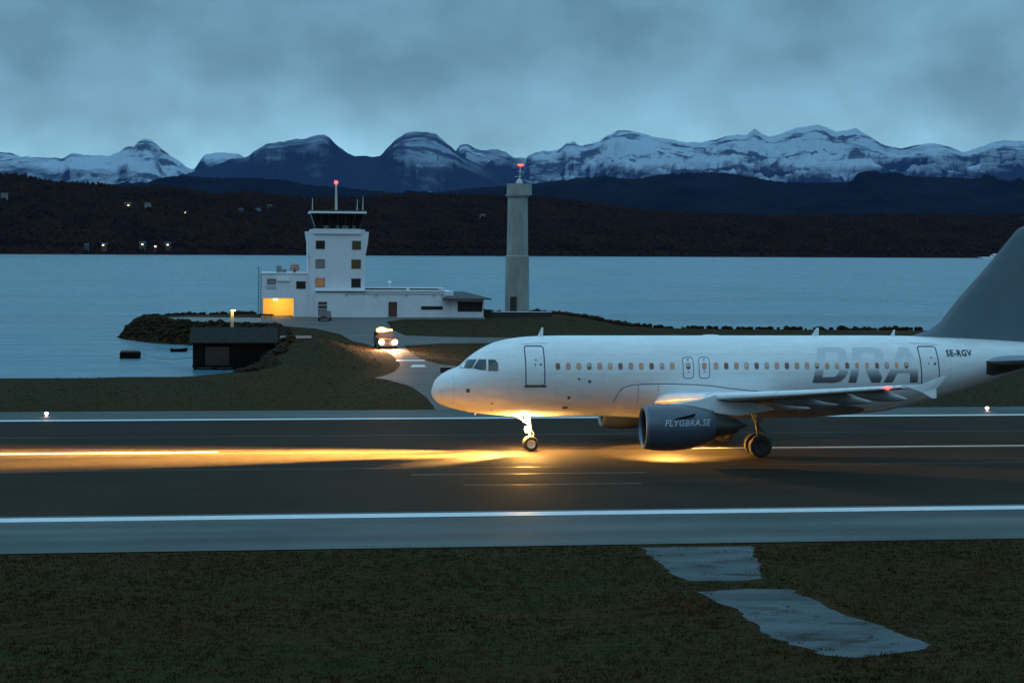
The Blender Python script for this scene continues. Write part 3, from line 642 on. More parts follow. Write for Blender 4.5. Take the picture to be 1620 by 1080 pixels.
# doors
def door(name, s0, s1, z0, z1, sk=0, r=.12, lab=None):
    P = rrect(s0, s1, z0, z1, r); P = [(s + sk * (z - z0), z) for s, z in P]
    d = hull_poly(name, P, m_white, .003)
    mb = MB(); hull_line(mb, P, .06, .007, closed=True); mb.build('seal', m_gap, d)
    return d
d1 = door('cabin_door', -.52, .44, 3.50, 5.46)
mb = MB(); hull_line(mb, [(-.60, 3.46), (.53, 3.46)], .11, .02); mb.build('door_sill', m_doorseal, d1)
mb = MB(); hull_line(mb, [(-.68, 5.56), (.70, 5.60)], .025, .012); mb.build('rain_gutter', m_softline, d1)
mb = MB(); hull_line(mb, [(-.05, 4.78), (.06, 4.78)], .05, .012); mb.build('door_placard', m_line, d1)
mb = MB(); hull_line(mb, [(-.02, 4.62), (-.02, 4.46)], .04, .012); mb.build('door_handle', m_line, d1)
mb = MB(); hull_line(mb, [(.20, 4.56), (.30, 4.56)], .09, .012); mb.build('door_porthole', m_line, d1)
d2 = door('cabin_door', 20.33, 21.32, 3.45, 5.42, sk=-.04)
mb = MB(); hull_line(mb, [(20.85, 4.86), (20.95, 4.86)], .05, .012); mb.build('door_placard', m_line, d2)
mb = MB(); hull_line(mb, [(20.72, 4.62), (20.72, 4.50)], .035, .012); mb.build('door_handle', m_line, d2)
mb = MB(); hull_line(mb, [(21.02, 4.54), (21.13, 4.54)], .13, .012); mb.build('door_porthole', m_line, d2)
mb = MB(); hull_line(mb, [(19.9, 5.60), (21.5, 5.50)], .03, .012); mb.build('rain_gutter', m_softline, d2)
for s in (7.87, 8.71):
    e = hull_poly('emergency_exit', rrect(s - .27, s + .27, 3.84, 4.90, .16), m_white, .003)
    mb = MB(); hull_line(mb, rrect(s - .27, s + .27, 3.84, 4.90, .16), .035, .006, closed=True); mb.build('seal', m_gap, e)
    mb = MB(); hull_line(mb, [(s - .05, 4.78), (s + .05, 4.78)], .06, .012); mb.build('exit_latch', m_line, e)
    mb = MB(); hull_line(mb, [(s - .04, 4.18), (s + .04, 4.18)], .05, .012); mb.build('exit_placard', m_line, e)
# hatches, ports and probes on the lower nose
for px, py, w, h in ((742, 616.7, .12, .13), (917, 598.5, .07, .07), (933.5, 602.5, .09, .09), (780, 637, .09, .045), (779, 646.8, .05, .04), (901, 627.8, .10, .09), (895, 643.5, .17, .07)):
    s, z = fus_pt(px, py); hull_poly('service_port', rrect(s - w * .8, s + w * .8, z - h * .85, z + h * .85, min(w, h) * .6), m_dot, .008)
mb = MB(); hull_line(mb, [(-4.08, 2.25), (-4.10, 4.18)], .018, .005); mb.build('radome_joint', m_softline, jet)
mb = MB()
for s_ in (-1.35, 1.05, 3.45, 10.9, 13.6, 16.3, 19.9, 22.0): hull_line(mb, [(s_, zcf(s_) - 1.0), (s_, zt(s_) - .12)], .012, .004)
for z_ in (5.05, 4.08): hull_line(mb, [(.7, z_), (19.8, z_)], .012, .004, step=.4)
mb.build('skin_joints', mat('skin_joint', (.56, .57, .58), .5), jet)
# antennas
def blade(name, s, l, h, base):
    mb = MB(); mb.prism([(s, base - .03), (s + l, base - .03), (s + l * 1.05, base + h), (s + l * .75, base + h)], 'y', -.03, .03); mb.build(name, m_white, jet)
blade('antenna', .35, .28, .43, 5.93); blade('antenna', 14.93, .38, .40, 5.95); blade('antenna', 19.25, .22, .30, 5.94)
MB().tube((-2.85, 0, 1.97), (-2.9, 0, 1.86), .03).build('drain_mast', m_gear, jet)
MB().sphere((9.5, 0, 5.93), .5, 12, (1, .5, .12)).build('satcom_dome', m_white, jet, smooth=True)

# belly fairing
ft = pchip([3.95, 4.05, 4.45, 5.1, 6.6, 8.9, 10.2, 12.2, 15.0, 17.5], [2.2, 2.6, 3.32, 3.50, 3.54, 3.44, 3.27, 3.07, 2.7, 2.2])
V = []; Fq = []; NS = 40; NF = 40
for j in range(NS):
    s = 3.95 + (17.5 - 3.95) * j / (NS - 1); u = j / (NS - 1); bump = .16 * min(1, math.sin(math.pi * min(max(u, 0), 1)) * 1.7)
    c, w, b = zcf(s), wd(s), zcf(s) - zb(s); a0 = math.asin(min(1, max(0, (c - ft(s)) / b)))
    for i in range(NF):
        t = a0 + (math.pi - 2 * a0) * i / (NF - 1); e = math.sin(math.pi * i / (NF - 1)) ** .35
        V.append((s, -(w + bump * e) * math.cos(t) - 0 * e, c - (b + bump * .9 * e) * math.sin(t)))
for j in range(NS - 1):
    for i in range(NF - 1): Fq.append((j * NF + i, j * NF + i + 1, (j + 1) * NF + i + 1, (j + 1) * NF + i))
mb = MB(); mb.V = V; mb.F = Fq; bf = mb.build('belly_fairing', m_white, jet, smooth=True)
bf.data.materials.append(mat('shaded_belly', (.16, .145, .13), .6, noise_amt=.3, noise_scale=1.2))  # rear lower fairing coloured dark for the shade under the wing
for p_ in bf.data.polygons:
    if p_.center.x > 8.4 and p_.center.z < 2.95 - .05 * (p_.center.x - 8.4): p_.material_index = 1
mb = MB(); hull_line(mb, [(s, ft(s) + .02) for s in np.linspace(4.03, 12.6, 44)], .035, .012)
hull_line(mb, [(5.25, 3.48), (5.27, 2.5)], .02, .13); hull_line(mb, [(6.3, 3.5), (6.32, 3.2)], .02, .13); mb.build('fairing_joint', m_line, bf)

# wings
LEf = lambda l: 6.3 + (l - 1.98) * .517
def TEf(l): return 12.4 + (l - 1.98) * (.15 / 4.42) if l < 6.4 else 12.55 + (l - 6.4) * (3.05 / 10.65)
zLE = pchip([1.2, 1.98, 5.75, 11, 17.05], [2.58, 2.68, 3.12, 3.72, 4.47])
tcf = pchip([1.2, 1.98, 6.4, 17.05], [.15, .15, .122, .108])
inc = pchip([1.2, 1.98, 6.4, 17.05], [R(3), R(2.6), R(-.2), R(-2)])
AF = [(1, .0), (.9, .22), (.75, .50), (.6, .78), (.45, .95), (.32, 1.0), (.2, .92), (.1, .84), (.05, .70), (.02, .50), (.006, .28), (0, .0), (.006, -.18), (.02, -.3), (.05, -.42), (.1, -.55), (.2, -.70), (.32, -.78), (.45, -.72), (.6, -.5), (.75, -.25), (.9, -.08)]
def wing_sec(l, u, side):
    """point at chord fraction / thickness factor u=(c,t)"""
    ch = TEf(l) - LEf(l); s = LEf(l) + u[0] * ch; th = .5 * tcf(l) * ch * 1.15
    return (s, side * l, zLE(l) - math.sin(inc(l)) * u[0] * ch + u[1] * th)
def wing(side):
    ls = [1.2, 1.98, 3, 4.2, 5.3, 6.4, 8, 9.6, 11.2, 12.8, 14.4, 15.8, 16.75]
    up_ = [u for u in AF if u[1] >= 0]; dn = [u for u in AF if u[1] <= 0]
    root = None
    V = []; Fq = []; n = len(AF)
    for l in ls:
        for u in AF: V.append(wing_sec(l, u, side))
    for j in range(len(ls) - 1):
        for i in range(n): Fq.append((j * n + i, j * n + (i + 1) % n, (j + 1) * n + (i + 1) % n, (j + 1) * n + i))
    Fq += [tuple(range(n)), tuple(range((len(ls) - 1) * n, len(ls) * n))]
    mb = MB(); mb.V = V; mb.F = Fq; w = mb.build('wing', m_wing, jet, smooth=True, angle=50)
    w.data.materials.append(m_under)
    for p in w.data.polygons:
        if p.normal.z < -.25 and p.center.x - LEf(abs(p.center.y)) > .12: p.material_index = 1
    # leading edge slats, a skin just proud of the wing nose
    sl = [u for u in AF if u[0] <= .1]
    for l0, l1 in ((2.6, 5.2), (6.5, 9.7), (9.75, 12.9), (12.95, 16.4)):
        V = []; Fq = []; m_ = len(sl)
        for l in (l0, (l0 + l1) / 2, l1):
            for k, u in enumerate(sl):
                p = wing_sec(l, (u[0], u[1] * 1.03), side); V.append((p[0] - .02, p[1], p[2] + (.012 if u[1] > 0 else -.008)))
        for j in range(2):
            for i in range(m_ - 1): Fq.append((j * m_ + i, j * m_ + i + 1, (j + 1) * m_ + i + 1, (j + 1) * m_ + i))
        mb = MB(); mb.V = V; mb.F = Fq; mb.build('slat', m_wing, w, smooth=True)
    # flap track fairings
    for l, ln in ((4.6, 3.3), (7.6, 3.5), (10.6, 3.1), (13.5, 2.7)):
        te = TEf(l); z0 = wing_sec(l, (1, 0), 1)[2]; mb = MB(); prof_ = []; dz = []
        for k in range(15):
            u = k / 14; r = .26 * (math.sin(math.pi * u ** .8) ** .7) if 0 < u < 1 else .01; prof_.append((te - ln * .68 + ln * u, max(r, .01))); dz.append(-.10 - .32 * u)
        mb.lathe(prof_, (0, side * l, z0 - .02), 'x', 14, dz=dz); mb.build('flap_fairing', m_fair, w, smooth=True)
    # wing tip fence
    l = 16.75; s0 = LEf(l); z0 = zLE(l)
    V = []
    poly = [(s0 + .25, z0 + .03), (s0 + .9, z0 + .10), (s0 + 1.35, z0 + .27), (s0 + 1.95, z0 + .50), (s0 + 2.12, z0 + .50), (s0 + 1.80, z0 + .12), (s0 + 1.62, z0 - .06), (s0 + 1.62, z0 - .46), (s0 + 1.42, z0 - .48), (s0 + .95, z0 - .20), (s0 + .5, z0 - .06)]
    mb = MB(); n = len(poly)
    A = [(s, side * (l - .01 + .12 * abs(z - z0)), z) for s, z in poly]; B = [(s, side * (l + .05 + .12 * abs(z - z0)), z) for s, z in poly]
    mb.add(A + B, [tuple(range(n)), tuple(range(2 * n - 1, n - 1, -1))] + [(i, n + i, n + (i + 1) % n, (i + 1) % n) for i in range(n)])
    mb.build('wingtip_fence', m_white, w)
    ll = 16.1; p = wing_sec(ll, (0, 0), side)
    m_ = m_red if side < 0 else mat('green_lens', (.02, .5, .1), .3, emit=(.1, 1, .3), estr=20)
    MB().sphere((p[0] - .02, p[1], p[2]), .09, 10, (1.3, 1.6, .8)).build('navigation_light', m_, w)
    lamp('navigation_glow', (p[0] - .22, p[1] + side * .1, p[2]), 3.0, (1, .08, .04) if side < 0 else (.1, 1, .3), size=.08, parent=jet)
    return w
w_port = wing(-1); w_star = wing(1)

# engines
def text_mesh(body, size, offset=0.0, shear=0.0, space=1.0, ext=0):
    cu = bpy.data.curves.new('t', 'FONT'); cu.body = body; cu.size = size; cu.offset = offset; cu.shear = shear; cu.space_character = space; cu.align_x = 'LEFT'; cu.resolution_u = 4
    o = bpy.data.objects.new('t', cu); COL.objects.link(o); bpy.context.view_layer.update()
    me = bpy.data.meshes.new_from_object(o); bpy.data.objects.remove(o); return me
def engine(side):
    y = side * 5.75; zc0 = 1.70; root = None; n = 48
    prof_o = [(4.56, .90), (4.50, .96), (4.53, 1.02), (4.66, 1.07), (4.95, 1.115), (5.4, 1.14), (6.0, 1.145), (6.6, 1.12), (7.2, 1.04), (7.7, .93), (8.25, .77)]
    dz_o = [.02, .02, .02, .02, .01, 0, 0, .01, .03, .05, .08]
    mb = MB(); mb.lathe(prof_o[3:] + [(8.22, .72), (7.6, .80)], (0, y, zc0), 'x', n, dz=dz_o[3:] + [.08, .06]); e = mb.build('engine', m_slate, jet, smooth=True)
    mb = MB(); mb.lathe([(4.66, .88), (4.60, .89), (4.56, .905), (4.50, .965), (4.53, 1.025), (4.66, 1.074)], (0, y, zc0 + .018), 'x', n); mb.build('inlet_lip', m_lip, e, smooth=True)
    mb = MB(); mb.lathe([(4.655, .878), (4.85, .86), (5.55, .87)], (0, y, zc0 + .018), 'x', n); mb.lathe([(5.55, .87), (5.56, .05)], (0, y, zc0 + .018), 'x', n); mb.build('inlet_duct', m_duct, e, smooth=True)
    mb = MB()
    for i in range(24):
        a = 2 * math.pi * i / 24; ca, sa = math.cos(a), math.sin(a); c2, s2 = math.cos(a + .2), math.sin(a + .2)
        mb.add([(5.48, y + .2 * ca, zc0 + .2 * sa), (5.36, y + .2 * c2, zc0 + .2 * s2), (5.30, y + .84 * c2, zc0 + .84 * s2), (5.46, y + .84 * ca, zc0 + .84 * sa)], [(0, 1, 2, 3)])
    mb.lathe([(5.0, .01), (5.12, .12), (5.3, .2), (5.5, .22)], (0, y, zc0), 'x', 20); mb.build('fan', m_duct, e, smooth=True)
    mb = MB(); mb.lathe([(7.6, .66), (8.3, .60), (9.0, .50), (9.55, .38), (9.5, .33), (9.2, .36)], (0, y, zc0 + .08), 'x', 32); mb.lathe([(9.2, .28), (9.7, .2), (10.15, .03)], (0, y, zc0 + .08), 'x', 24); mb.build('exhaust_nozzle', m_darkmetal, e, smooth=True)
    mb = MB()
    A = [(5.7, zc0 + 1.10), (6.6, zc0 + 1.22), (7.6, 3.08), (8.35, 3.30), (11.2, 2.75), (11.6, 2.55), (9.6, 2.25), (8.2, zc0 + .72), (7.0, zc0 + .98)]
    mb.prism(A, 'y', y - .17, y + .17); mb.build('pylon', m_wing, e, bevel=.04)
    mb = MB(); mb.prism([(5.9, zc0 + .45), (7.0, zc0 + .60), (7.0, zc0 + .66), (6.2, zc0 + .58)], 'y', 0, 0.03)
    # strake stands off the inboard/outboard shoulder of the cowl
    V = []
    for (s, a) in ((5.95, 24), (7.05, 32)):
        for rr in (1.12, 1.12 + (.30 if s > 6.5 else .10)):
            V.append((s, y + side * rr * math.cos(R(a)), zc0 + rr * math.sin(R(a))))
    V2 = [(v[0], v[1], v[2] + .03) for v in V]
    mb = MB(); mb.add(V + V2, [(0, 1, 3, 2), (4, 6, 7, 5), (0, 4, 5, 1), (1, 5, 7, 3), (3, 7, 6, 2), (2, 6, 4, 0)]); mb.build('strake', m_black, e)
    if side < 0:   # web address on the cowl
        rad = pchip([p[0] for p in prof_o[2:]], [p[1] for p in prof_o[2:]]); dzf = pchip([p[0] for p in prof_o[2:]], dz_o[2:])
        me = text_mesh("FLYGBRA.SE", .42, offset=.008, shear=.22, space=1.12)
        bm = bmesh.new(); bm.from_mesh(me); xs_ = [v.co.x for v in bm.verts]; k = 2.50 / (max(xs_) - min(xs_)); x0 = min(xs_)
        for v in bm.verts: v.co.x = 5.45 + (v.co.x - x0) * k; v.co.z = zc0 + .17 + v.co.y; v.co.y = 0
        for q in np.arange(5.5, 8.1, .12): bmesh.ops.bisect_plane(bm, geom=bm.verts[:] + bm.edges[:] + bm.faces[:], plane_co=(q, 0, 0), plane_no=(1, 0, 0))
        for q in np.arange(1.6, 2.4, .06): bmesh.ops.bisect_plane(bm, geom=bm.verts[:] + bm.edges[:] + bm.faces[:], plane_co=(0, 0, q), plane_no=(0, 0, 1))
        bmesh.ops.triangulate(bm, faces=bm.faces[:])
        for v in bm.verts:
            r = rad(v.co.x); zz = v.co.z - zc0 - dzf(v.co.x); v.co.y = y - math.sqrt(max(r * r - zz * zz, .01)) - .008
        o = _hull_out(bm, 'cowl_lettering', m_txt, e)
    return e
e_port = engine(-1); e_star = engine(1)
for e_ in (e_port, e_star): e_.scale.x = .935; e_.location.x = .50

# livery letters BRA
def let(pts): return [(14.40 + (x - 95) / 4.5 / 29.4, 5.38 - (y - 145) * (1.80 / 237)) for x, y in pts]
def shape_mesh(outer, holes):
    bm = bmesh.new(); loops = []
    for P in [outer] + holes:
        vs = [bm.verts.new((s, 0, z)) for s, z in P]; loops += [bm.edges.new((vs[i], vs[(i + 1) % len(vs)])) for i in range(len(vs))]
    bmesh.ops.triangle_fill(bm, use_beauty=True, use_dissolve=False, edges=loops, normal=(0, 1, 0)); return bm
B_o = let([(150, 145), (300, 145), (335, 155), (352, 185), (348, 222), (332, 246), (350, 270), (348, 305), (328, 345), (295, 372), (250, 382), (95, 382)])
B_h = [let([(205, 176), (280, 176), (292, 195), (286, 222), (268, 232), (190, 232)]), let([(184, 262), (272, 262), (288, 280), (280, 315), (255, 340), (165, 343)])]
R_o = let([(400, 145), (560, 145), (600, 160), (614, 190), (606, 230), (580, 258), (548, 268), (590, 345), (577, 382), (515, 382), (462, 275), (432, 275), (405, 382), (350, 382)])
R_h = [let([(455, 178), (540, 178), (552, 195), (545, 225), (525, 238), (440, 238)])]
A_o = let([(735, 145), (800, 145), (850, 290), (850, 382), (792, 382), (790, 318), (700, 318), (665, 382), (600, 382), (690, 215)])
A_h = [let([(766, 190), (788, 275), (722, 275)])]
m_liv = bpy.data.materials.new('livery_silver'); m_liv.use_nodes = True
t = m_liv.node_tree; b = t.nodes['Principled BSDF']; b.inputs['Roughness'].default_value = .4
tc = nd(t, 'ShaderNodeTexCoord'); sp = nd(t, 'ShaderNodeSeparateXYZ'); t.links.new(tc.outputs['Object'], sp.inputs[0])
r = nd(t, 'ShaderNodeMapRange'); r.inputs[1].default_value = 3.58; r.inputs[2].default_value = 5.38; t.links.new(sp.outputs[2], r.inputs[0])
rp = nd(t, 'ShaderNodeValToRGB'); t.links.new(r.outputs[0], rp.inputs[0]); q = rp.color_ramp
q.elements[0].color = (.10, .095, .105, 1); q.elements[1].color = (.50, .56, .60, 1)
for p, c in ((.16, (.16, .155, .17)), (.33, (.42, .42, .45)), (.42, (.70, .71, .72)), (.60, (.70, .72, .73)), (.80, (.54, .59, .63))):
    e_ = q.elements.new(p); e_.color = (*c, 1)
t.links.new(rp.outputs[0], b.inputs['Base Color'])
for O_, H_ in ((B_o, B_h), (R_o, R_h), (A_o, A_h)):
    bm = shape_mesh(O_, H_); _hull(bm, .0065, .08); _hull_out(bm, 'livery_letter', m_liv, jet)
me = text_mesh("SE-RGV", .44, offset=.017, space=1.12)
bm = bmesh.new(); bm.from_mesh(me); xs_ = [v.co.x for v in bm.verts]; k = 1.46 / (max(xs_) - min(xs_)); x0 = min(xs_)
for v in bm.verts: v.co.x = 21.78 + (v.co.x - x0) * k; v.co.z = 4.93 + v.co.y; v.co.y = 0
_hull(bm, .008, .1); _hull_out(bm, 'registration_lettering', m_black, jet)

# tail
fz = [5.55, 5.78, 5.92, 6.05, 6.25, 6.65, 7.3, 8.06, 9.53, 11.22, 11.59, 11.76, 11.80]
fle = pchip(fz, [19.6, 19.9, 20.4, 20.85, 21.40, 21.98, 22.48, 23.11, 24.47, 25.9, 26.22, 26.55, 26.9])
fte = pchip([5.55, 11.8], [27.2, 28.75])
V = []; Fq = []
SY = [(0, 0), (.02, .35), (.08, .7), (.2, .95), (.35, 1), (.6, .75), (.85, .3), (1, .03)]; ring = SY + [(a, -b) for a, b in SY[-2:0:-1]]; n = len(ring)
for z in fz:
    ch = fte(z) - fle(z); th = .28 * (1 - (z - 5.5) / 8.0) * (1 if z < 11.7 else .6)
    for a, b in ring: V.append((fle(z) + a * ch, b * th, z))
for j in range(len(fz) - 1):
    for i in range(n): Fq.append((j * n + i, j * n + (i + 1) % n, (j + 1) * n + (i + 1) % n, (j + 1) * n + i))
Fq += [tuple(range(n)), tuple(range((len(fz) - 1) * n, len(fz) * n))]
mb = MB(); mb.V = V; mb.F = Fq; mb.build('tail_fin', m_fin, jet, smooth=True, angle=50)
for side in (-1, 1):
    V = []; Fq = []
    for l in (.5, 1.2, 3, 5, 6.1, 6.22):
        le = 23.95 + max(0, l - 1.0) * .60; te = 27.6 + (l - 1) * .24; z0 = 4.60 + (l - 1) * .10; th = .12 * (te - le)
        for a, b in ring: V.append((le + a * (te - le), side * l, z0 + b * th * .6 + a * (te - le) * .05))
    for j in range(5):
        for i in range(n): Fq.append((j * n + i, j * n + (i + 1) % n, (j + 1) * n + (i + 1) % n, (j + 1) * n + i))
    Fq += [tuple(range(n)), tuple(range(5 * n, 6 * n))]
    mb = MB(); mb.V = V; mb.F = Fq; mb.build('tailplane', m_tailp, jet, smooth=True, angle=50)
hull_poly('trim_plate', [(24.0, 4.66), (24.04, 3.98), (24.5, 3.86), (25.6, 4.05), (27.0, 4.42), (28.0, 4.72), (27.9, 4.86), (26, 4.78)], mat('shaded_trim_plate', (.05, .04, .035), .5), .006)  # apron plate, its dark tone also stands for shade under the tailplane

# landing gear
def wheel(y, s, r, w, parent, n=36, rim=None):
    mb = MB(); pr = [(-w / 2, r * .58), (-w / 2 * .98, r * .80), (-w / 2 * .86, r * .93), (-w * .28, r * .995), (-w * .1, r), (w * .1, r), (w * .28, r * .995), (w / 2 * .86, r * .93), (w / 2 * .98, r * .80), (w / 2, r * .58)]
    mb.lathe(pr, (s, y, r), 'y', n); tt = mb.build('tyre', m_tyre, parent, smooth=True)
    mb = MB(); mb.lathe([(-w * .50, r * .58), (-w * .44, r * .54), (-w * .30, r * .42), (-w * .30, r * .2), (-w * .42, r * .17), (-w * .42, .01)], (s, y, r), 'y', n)
    mb.lathe([(w * .50, r * .58), (w * .44, r * .54), (w * .30, r * .42), (w * .30, r * .2), (w * .42, r * .17), (w * .42, .01)], (s, y, r), 'y', n)
    for i in range(9): a = 2 * math.pi * i / 9; mb.tube((s + r * .33 * math.cos(a), y - w * .33, r + r * .33 * math.sin(a)), (s + r * .33 * math.cos(a), y - w * .28, r + r * .33 * math.sin(a)), r * .05, n=8)
    mb.build('rim', rim or m_rim, parent, smooth=True, angle=30)
mb = MB(); mb.tube((0.0, 0, .38), (-.02, 0, 1.15), .055); mb.tube((-.02, 0, 1.1), (-.10, 0, 2.05), .085); mb.tube((0, -.27, .38), (0, .27, .38), .05)
mb.tube((-.05, 0, 1.35), (-.95, 0, 1.95), .045); mb.tube((.02, 0, .62), (.20, 0, .85), .03); mb.tube((.20, 0, .85), (.03, 0, 1.12), .03); mb.box(-.16, .02, -.26, .26, 1.02, 1.07); mb.box(-.18, .0, -.2, .2, 1.58, 1.63)
ng = mb.build('nose_gear', m_gear, jet, smooth=True, angle=30)
wheel(-.25, 0, .38, .22, ng); wheel(.25, 0, .38, .22, ng)
for (x_, y_, z_, r_) in ((-.20, -.14, 1.60, .14), (-.20, .14, 1.60, .14), (-.20, -.26, 1.08, .13), (-.20, .26, 1.08, .13)):
    mb = MB(); mb.lathe([(-.01, .02), (.02, r_ * .6), (-.02 + .0, r_)], (x_ + .06, y_, z_), 'x', 16); mb.sphere((x_, y_, z_), r_, 12, (.45, 1, 1)); mb.build('landing_lamp', m_bulb, ng, smooth=True)  # bulbs enlarged so their shape carries the glare
for side in (-1, 1):
    y = side * 3.795; s = 11.04; mb = MB()
    mb.tube((s, y, .585), (s - .03, y, 1.5), .07); mb.tube((s - .03, y, 1.4), (s - .12, y + side * .1, 2.95), .10); mb.tube((s, y - .6, .585), (s, y + .6, .585), .07)
    mb.tube((s - .05, y, 1.6), (s - .1, y - side * 1.5, 2.5), .06); mb.tube((s + .05, y, .75), (s + .35, y, 1.15), .05); mb.tube((s + .35, y, 1.15), (s + .05, y, 1.5), .05)
    mg = mb.build('main_gear', m_darkstrut, jet, smooth=True, angle=30)
    wheel(y - .46, s, .585, .41, mg, rim=m_darkrim); wheel(y + .46, s, .585, .41, mg, rim=m_darkrim)
    mb = MB(); mb.box(s - .22, s + .12, y + side * .24, y + side * .27, 1.75, 2.75); mb.build('gear_door', m_under, mg)

# light thrown by the nose gear lamps, then added fill lamps further aft
LC = (1, .49, .105)
def nose_beam(nm, l0, z0, az, sl, P_, cone, bl=1): lamp(nm, (-.34, l0, z0), P_, LC, 'SPOT', .05, rot=(-1, az, -sl), spot=R(cone), blend=bl, parent=jet)
def shaped(o):      # lamp with constant falloff, lighting near and far ground evenly
    d = o.data; d.use_nodes = True; t = d.node_tree; t.nodes.clear(); e = nd(t, 'ShaderNodeEmission'); f = nd(t, 'ShaderNodeLightFalloff'); f.inputs['Strength'].default_value = 1; w_ = nd(t, 'ShaderNodeOutputLight')
    t.links.new(f.outputs['Constant'], e.inputs['Strength']); t.links.new(e.outputs[0], w_.inputs[0]); return o
def even(nm, loc, P_, rot, cone, bl): return shaped(lamp(nm, loc, P_, LC, 'SPOT', .05, rot=rot, spot=R(cone), blend=bl, parent=jet))
for az, P_ in ((.10, 1300), (-.05, 2800), (-.18, 2100)): even('taxi_beam', (-.34, -.1, 1.62), P_ * 1.5, (-1, az, -.17), 20, 1)
for az, P_ in ((.0, 3600), (-.45, 5200), (-.95, 3000)): even('taxi_beam', (-.34, -.1, 1.62), P_, (-1, az, -.70), 38, 1)
even('taxi_beam', (-.34, -.14, 1.62), 5200, (-1, -.50, -.42), 20, 1); even('taxi_beam', (-.34, -.14, 1.62), 5000, (-1, -1.0, -.85), 34, 1)
even('takeoff_beam', (-.34, .14, 1.62), 8500, (-1, .02, -.105), 13, 1); even('takeoff_beam', (-.34, -.14, 1.62), 6500, (-1, -.16, -.125), 12, 1)
even('takeoff_beam', (-.34, .14, 1.62), 9500, (-1, -.02, -.24), 24, 1); even('takeoff_beam', (-.34, -.14, 1.62), 10000, (-1, -.33, -.36), 21, 1)
even('taxi_beam', (-.34, -.14, 1.62), 6500, (-1, -.27, -.20), 15, 1)
even('turnoff_beam', (-.34, -.26, 1.10), 3600, (-.6, -.45, -.95), 84, 1)
lamp('lamp_spill', (-.34, -.02, 1.30), 1900, LC, 'POINT', .10, parent=jet)
even('downward_spill', (.2, -.05, 1.50), 1000, (.05, -.1, -1), 152, 1)
MB().lathe([(-.05, .01), (-.04, .05), (0, .07), (.06, .07), (.06, .01)], (7.2, -.1, 1.64), 'z', 14).build('belly_fill_lamp', m_warmlamp, jet, smooth=True)  # added fixture for the fill light under the belly
even('belly_fill_beam', (7.2, -.1, 1.56), 640, (.0, -.10, -1), 141, .15)  # added fill that makes the round pool of light on the runway
even('aft_fill', (1.0, -.05, 1.62), 330, (.9, -.3, -1), 128, 1)  # added fill without a fixture, lights the ground behind the nose gear

# ================================================================== CONTROL TOWER BUILDING
m_wall = mat('white_render', (.66, .66, .70), .8, noise_amt=.06, noise_scale=.7)
m_trim = mat('white_trim', (.75, .76, .78), .6); m_roof = mat('dark_roof', (.05, .055, .06), .8, noise_amt=.2, noise_scale=1)
m_glassd = mat('dark_window_glass', (.018, .020, .018), .4, spec=.2)
m_glassy = mat('dim_lit_glass', (.028, .030, .010), .15, emit=(.10, .085, .015), estr=.05)
m_glassw = mat('warm_lit_glass', (.2, .12, .06), .2, emit=(.6, .3, .12), estr=.10)
m_glassg = mat('curtained_glass', (.16, .19, .22), .3)
m_brown = mat('brown_door_wood', (.10, .03, .02), .6)
YB = 191.0
bld = empty('control_tower', (0, YB, 0), label='white airport control building with a four storey tower and long low wings beside the fjord', cat='building')
def bx(px, py=500, Y=YB): return on_y(px, py, Y)[0]
def bz(px, py, Y=YB): return on_y(px, py, Y)[1]
def lbox(mb, px0, px1, py0, py1, y0, y1):   # box between image columns/rows on the facade, y0/y1 are local depth
    x0, x1 = bx(px0), bx(px1); zt_, zb_ = bz((px0 + px1) / 2, py0), bz((px0 + px1) / 2, py1); mb.box(x0, x1, y0, y1, max(zb_, -1.0), zt_); return mb
ZG = -.3
# tower shaft
mb = MB(); x0, x1 = bx(491), bx(577.5); zt_ = bz(535, 363); mb.box(x0, x1, 0, 7.5, ZG, zt_)
wl = mb.build('tower_wall', m_wall, bld)
mb = MB(); xa, xb, xc, xd = bx(483.5), bx(491), bx(577.5), bx(583.5); za, zb_ = bz(485, 366), bz(485, 383)   # flared shoulders
zd = bz(485, 405)
mb.prism([(xa, za), (xb, za), (xb, zd), (bx(487), zd), (bx(486.5), zb_)], 'y', .15, 7.3); mb.prism([(xd, za), (bx(582), zb_), (bx(578.2), zd), (xc, zd), (xc, za)], 'y', .15, 7.3)
mb.prism([(bx(487), zd - .02), (xb, zd - .02), (xb, ZG), (bx(489.5), ZG)], 'y', .3, 7.2)
mb.box(bx(496), bx(571), -.3, 7.0, bz(535, 370), bz(535, 362)); mb.build('tower_balcony', m_wall, wl)
# control cab: dark glass drum under a flat slab
cabz0, cabz1 = bz(535, 362), bz(535, 337.5); mb = MB(); x0, x1 = bx(500), bx(568)
mb.add([(x0, .8, cabz0), (x1, .8, cabz0), (x1, 6.2, cabz0), (x0, 6.2, cabz0), (bx(492), 0, cabz1), (bx(576), 0, cabz1), (bx(576), 7, cabz1), (bx(492), 7, cabz1)], [(0, 3, 2, 1), (4, 5, 6, 7), (0, 1, 5, 4), (1, 2, 6, 5), (2, 3, 7, 6), (3, 0, 4, 7)])
cab = mb.build('control_cab', mat('cab_glass', (.012, .008, .006), .25, spec=.2), bld)
mb = MB()
for k in range(7):
    u = k / 6; mb.tube((x0 + (x1 - x0) * u, .78, cabz0), (bx(492) + (bx(576) - bx(492)) * u, -.02, cabz1), .05, n=6)
mb.build('mullion', mat('dark_mullion', (.03, .028, .025), .6), cab)
MB().box(bx(489), bx(579.5), -.5, 7.5, cabz1, cabz1 + .28).build('cab_roof', mat('roof_edge_white', (.8, .82, .82), .6), cab)
MB().box(bx(490), bx(578.5), -.4, 7.4, cabz1 + .28, cabz1 + .5).build('roof_top', m_roof, cab)
mb = MB()
for px, w in ((516, .35), (534, .25), (546, .5), (560, .2)): mb.box(bx(px) - w, bx(px) + w, .3, .5, cabz0 + .02, cabz0 + .5)
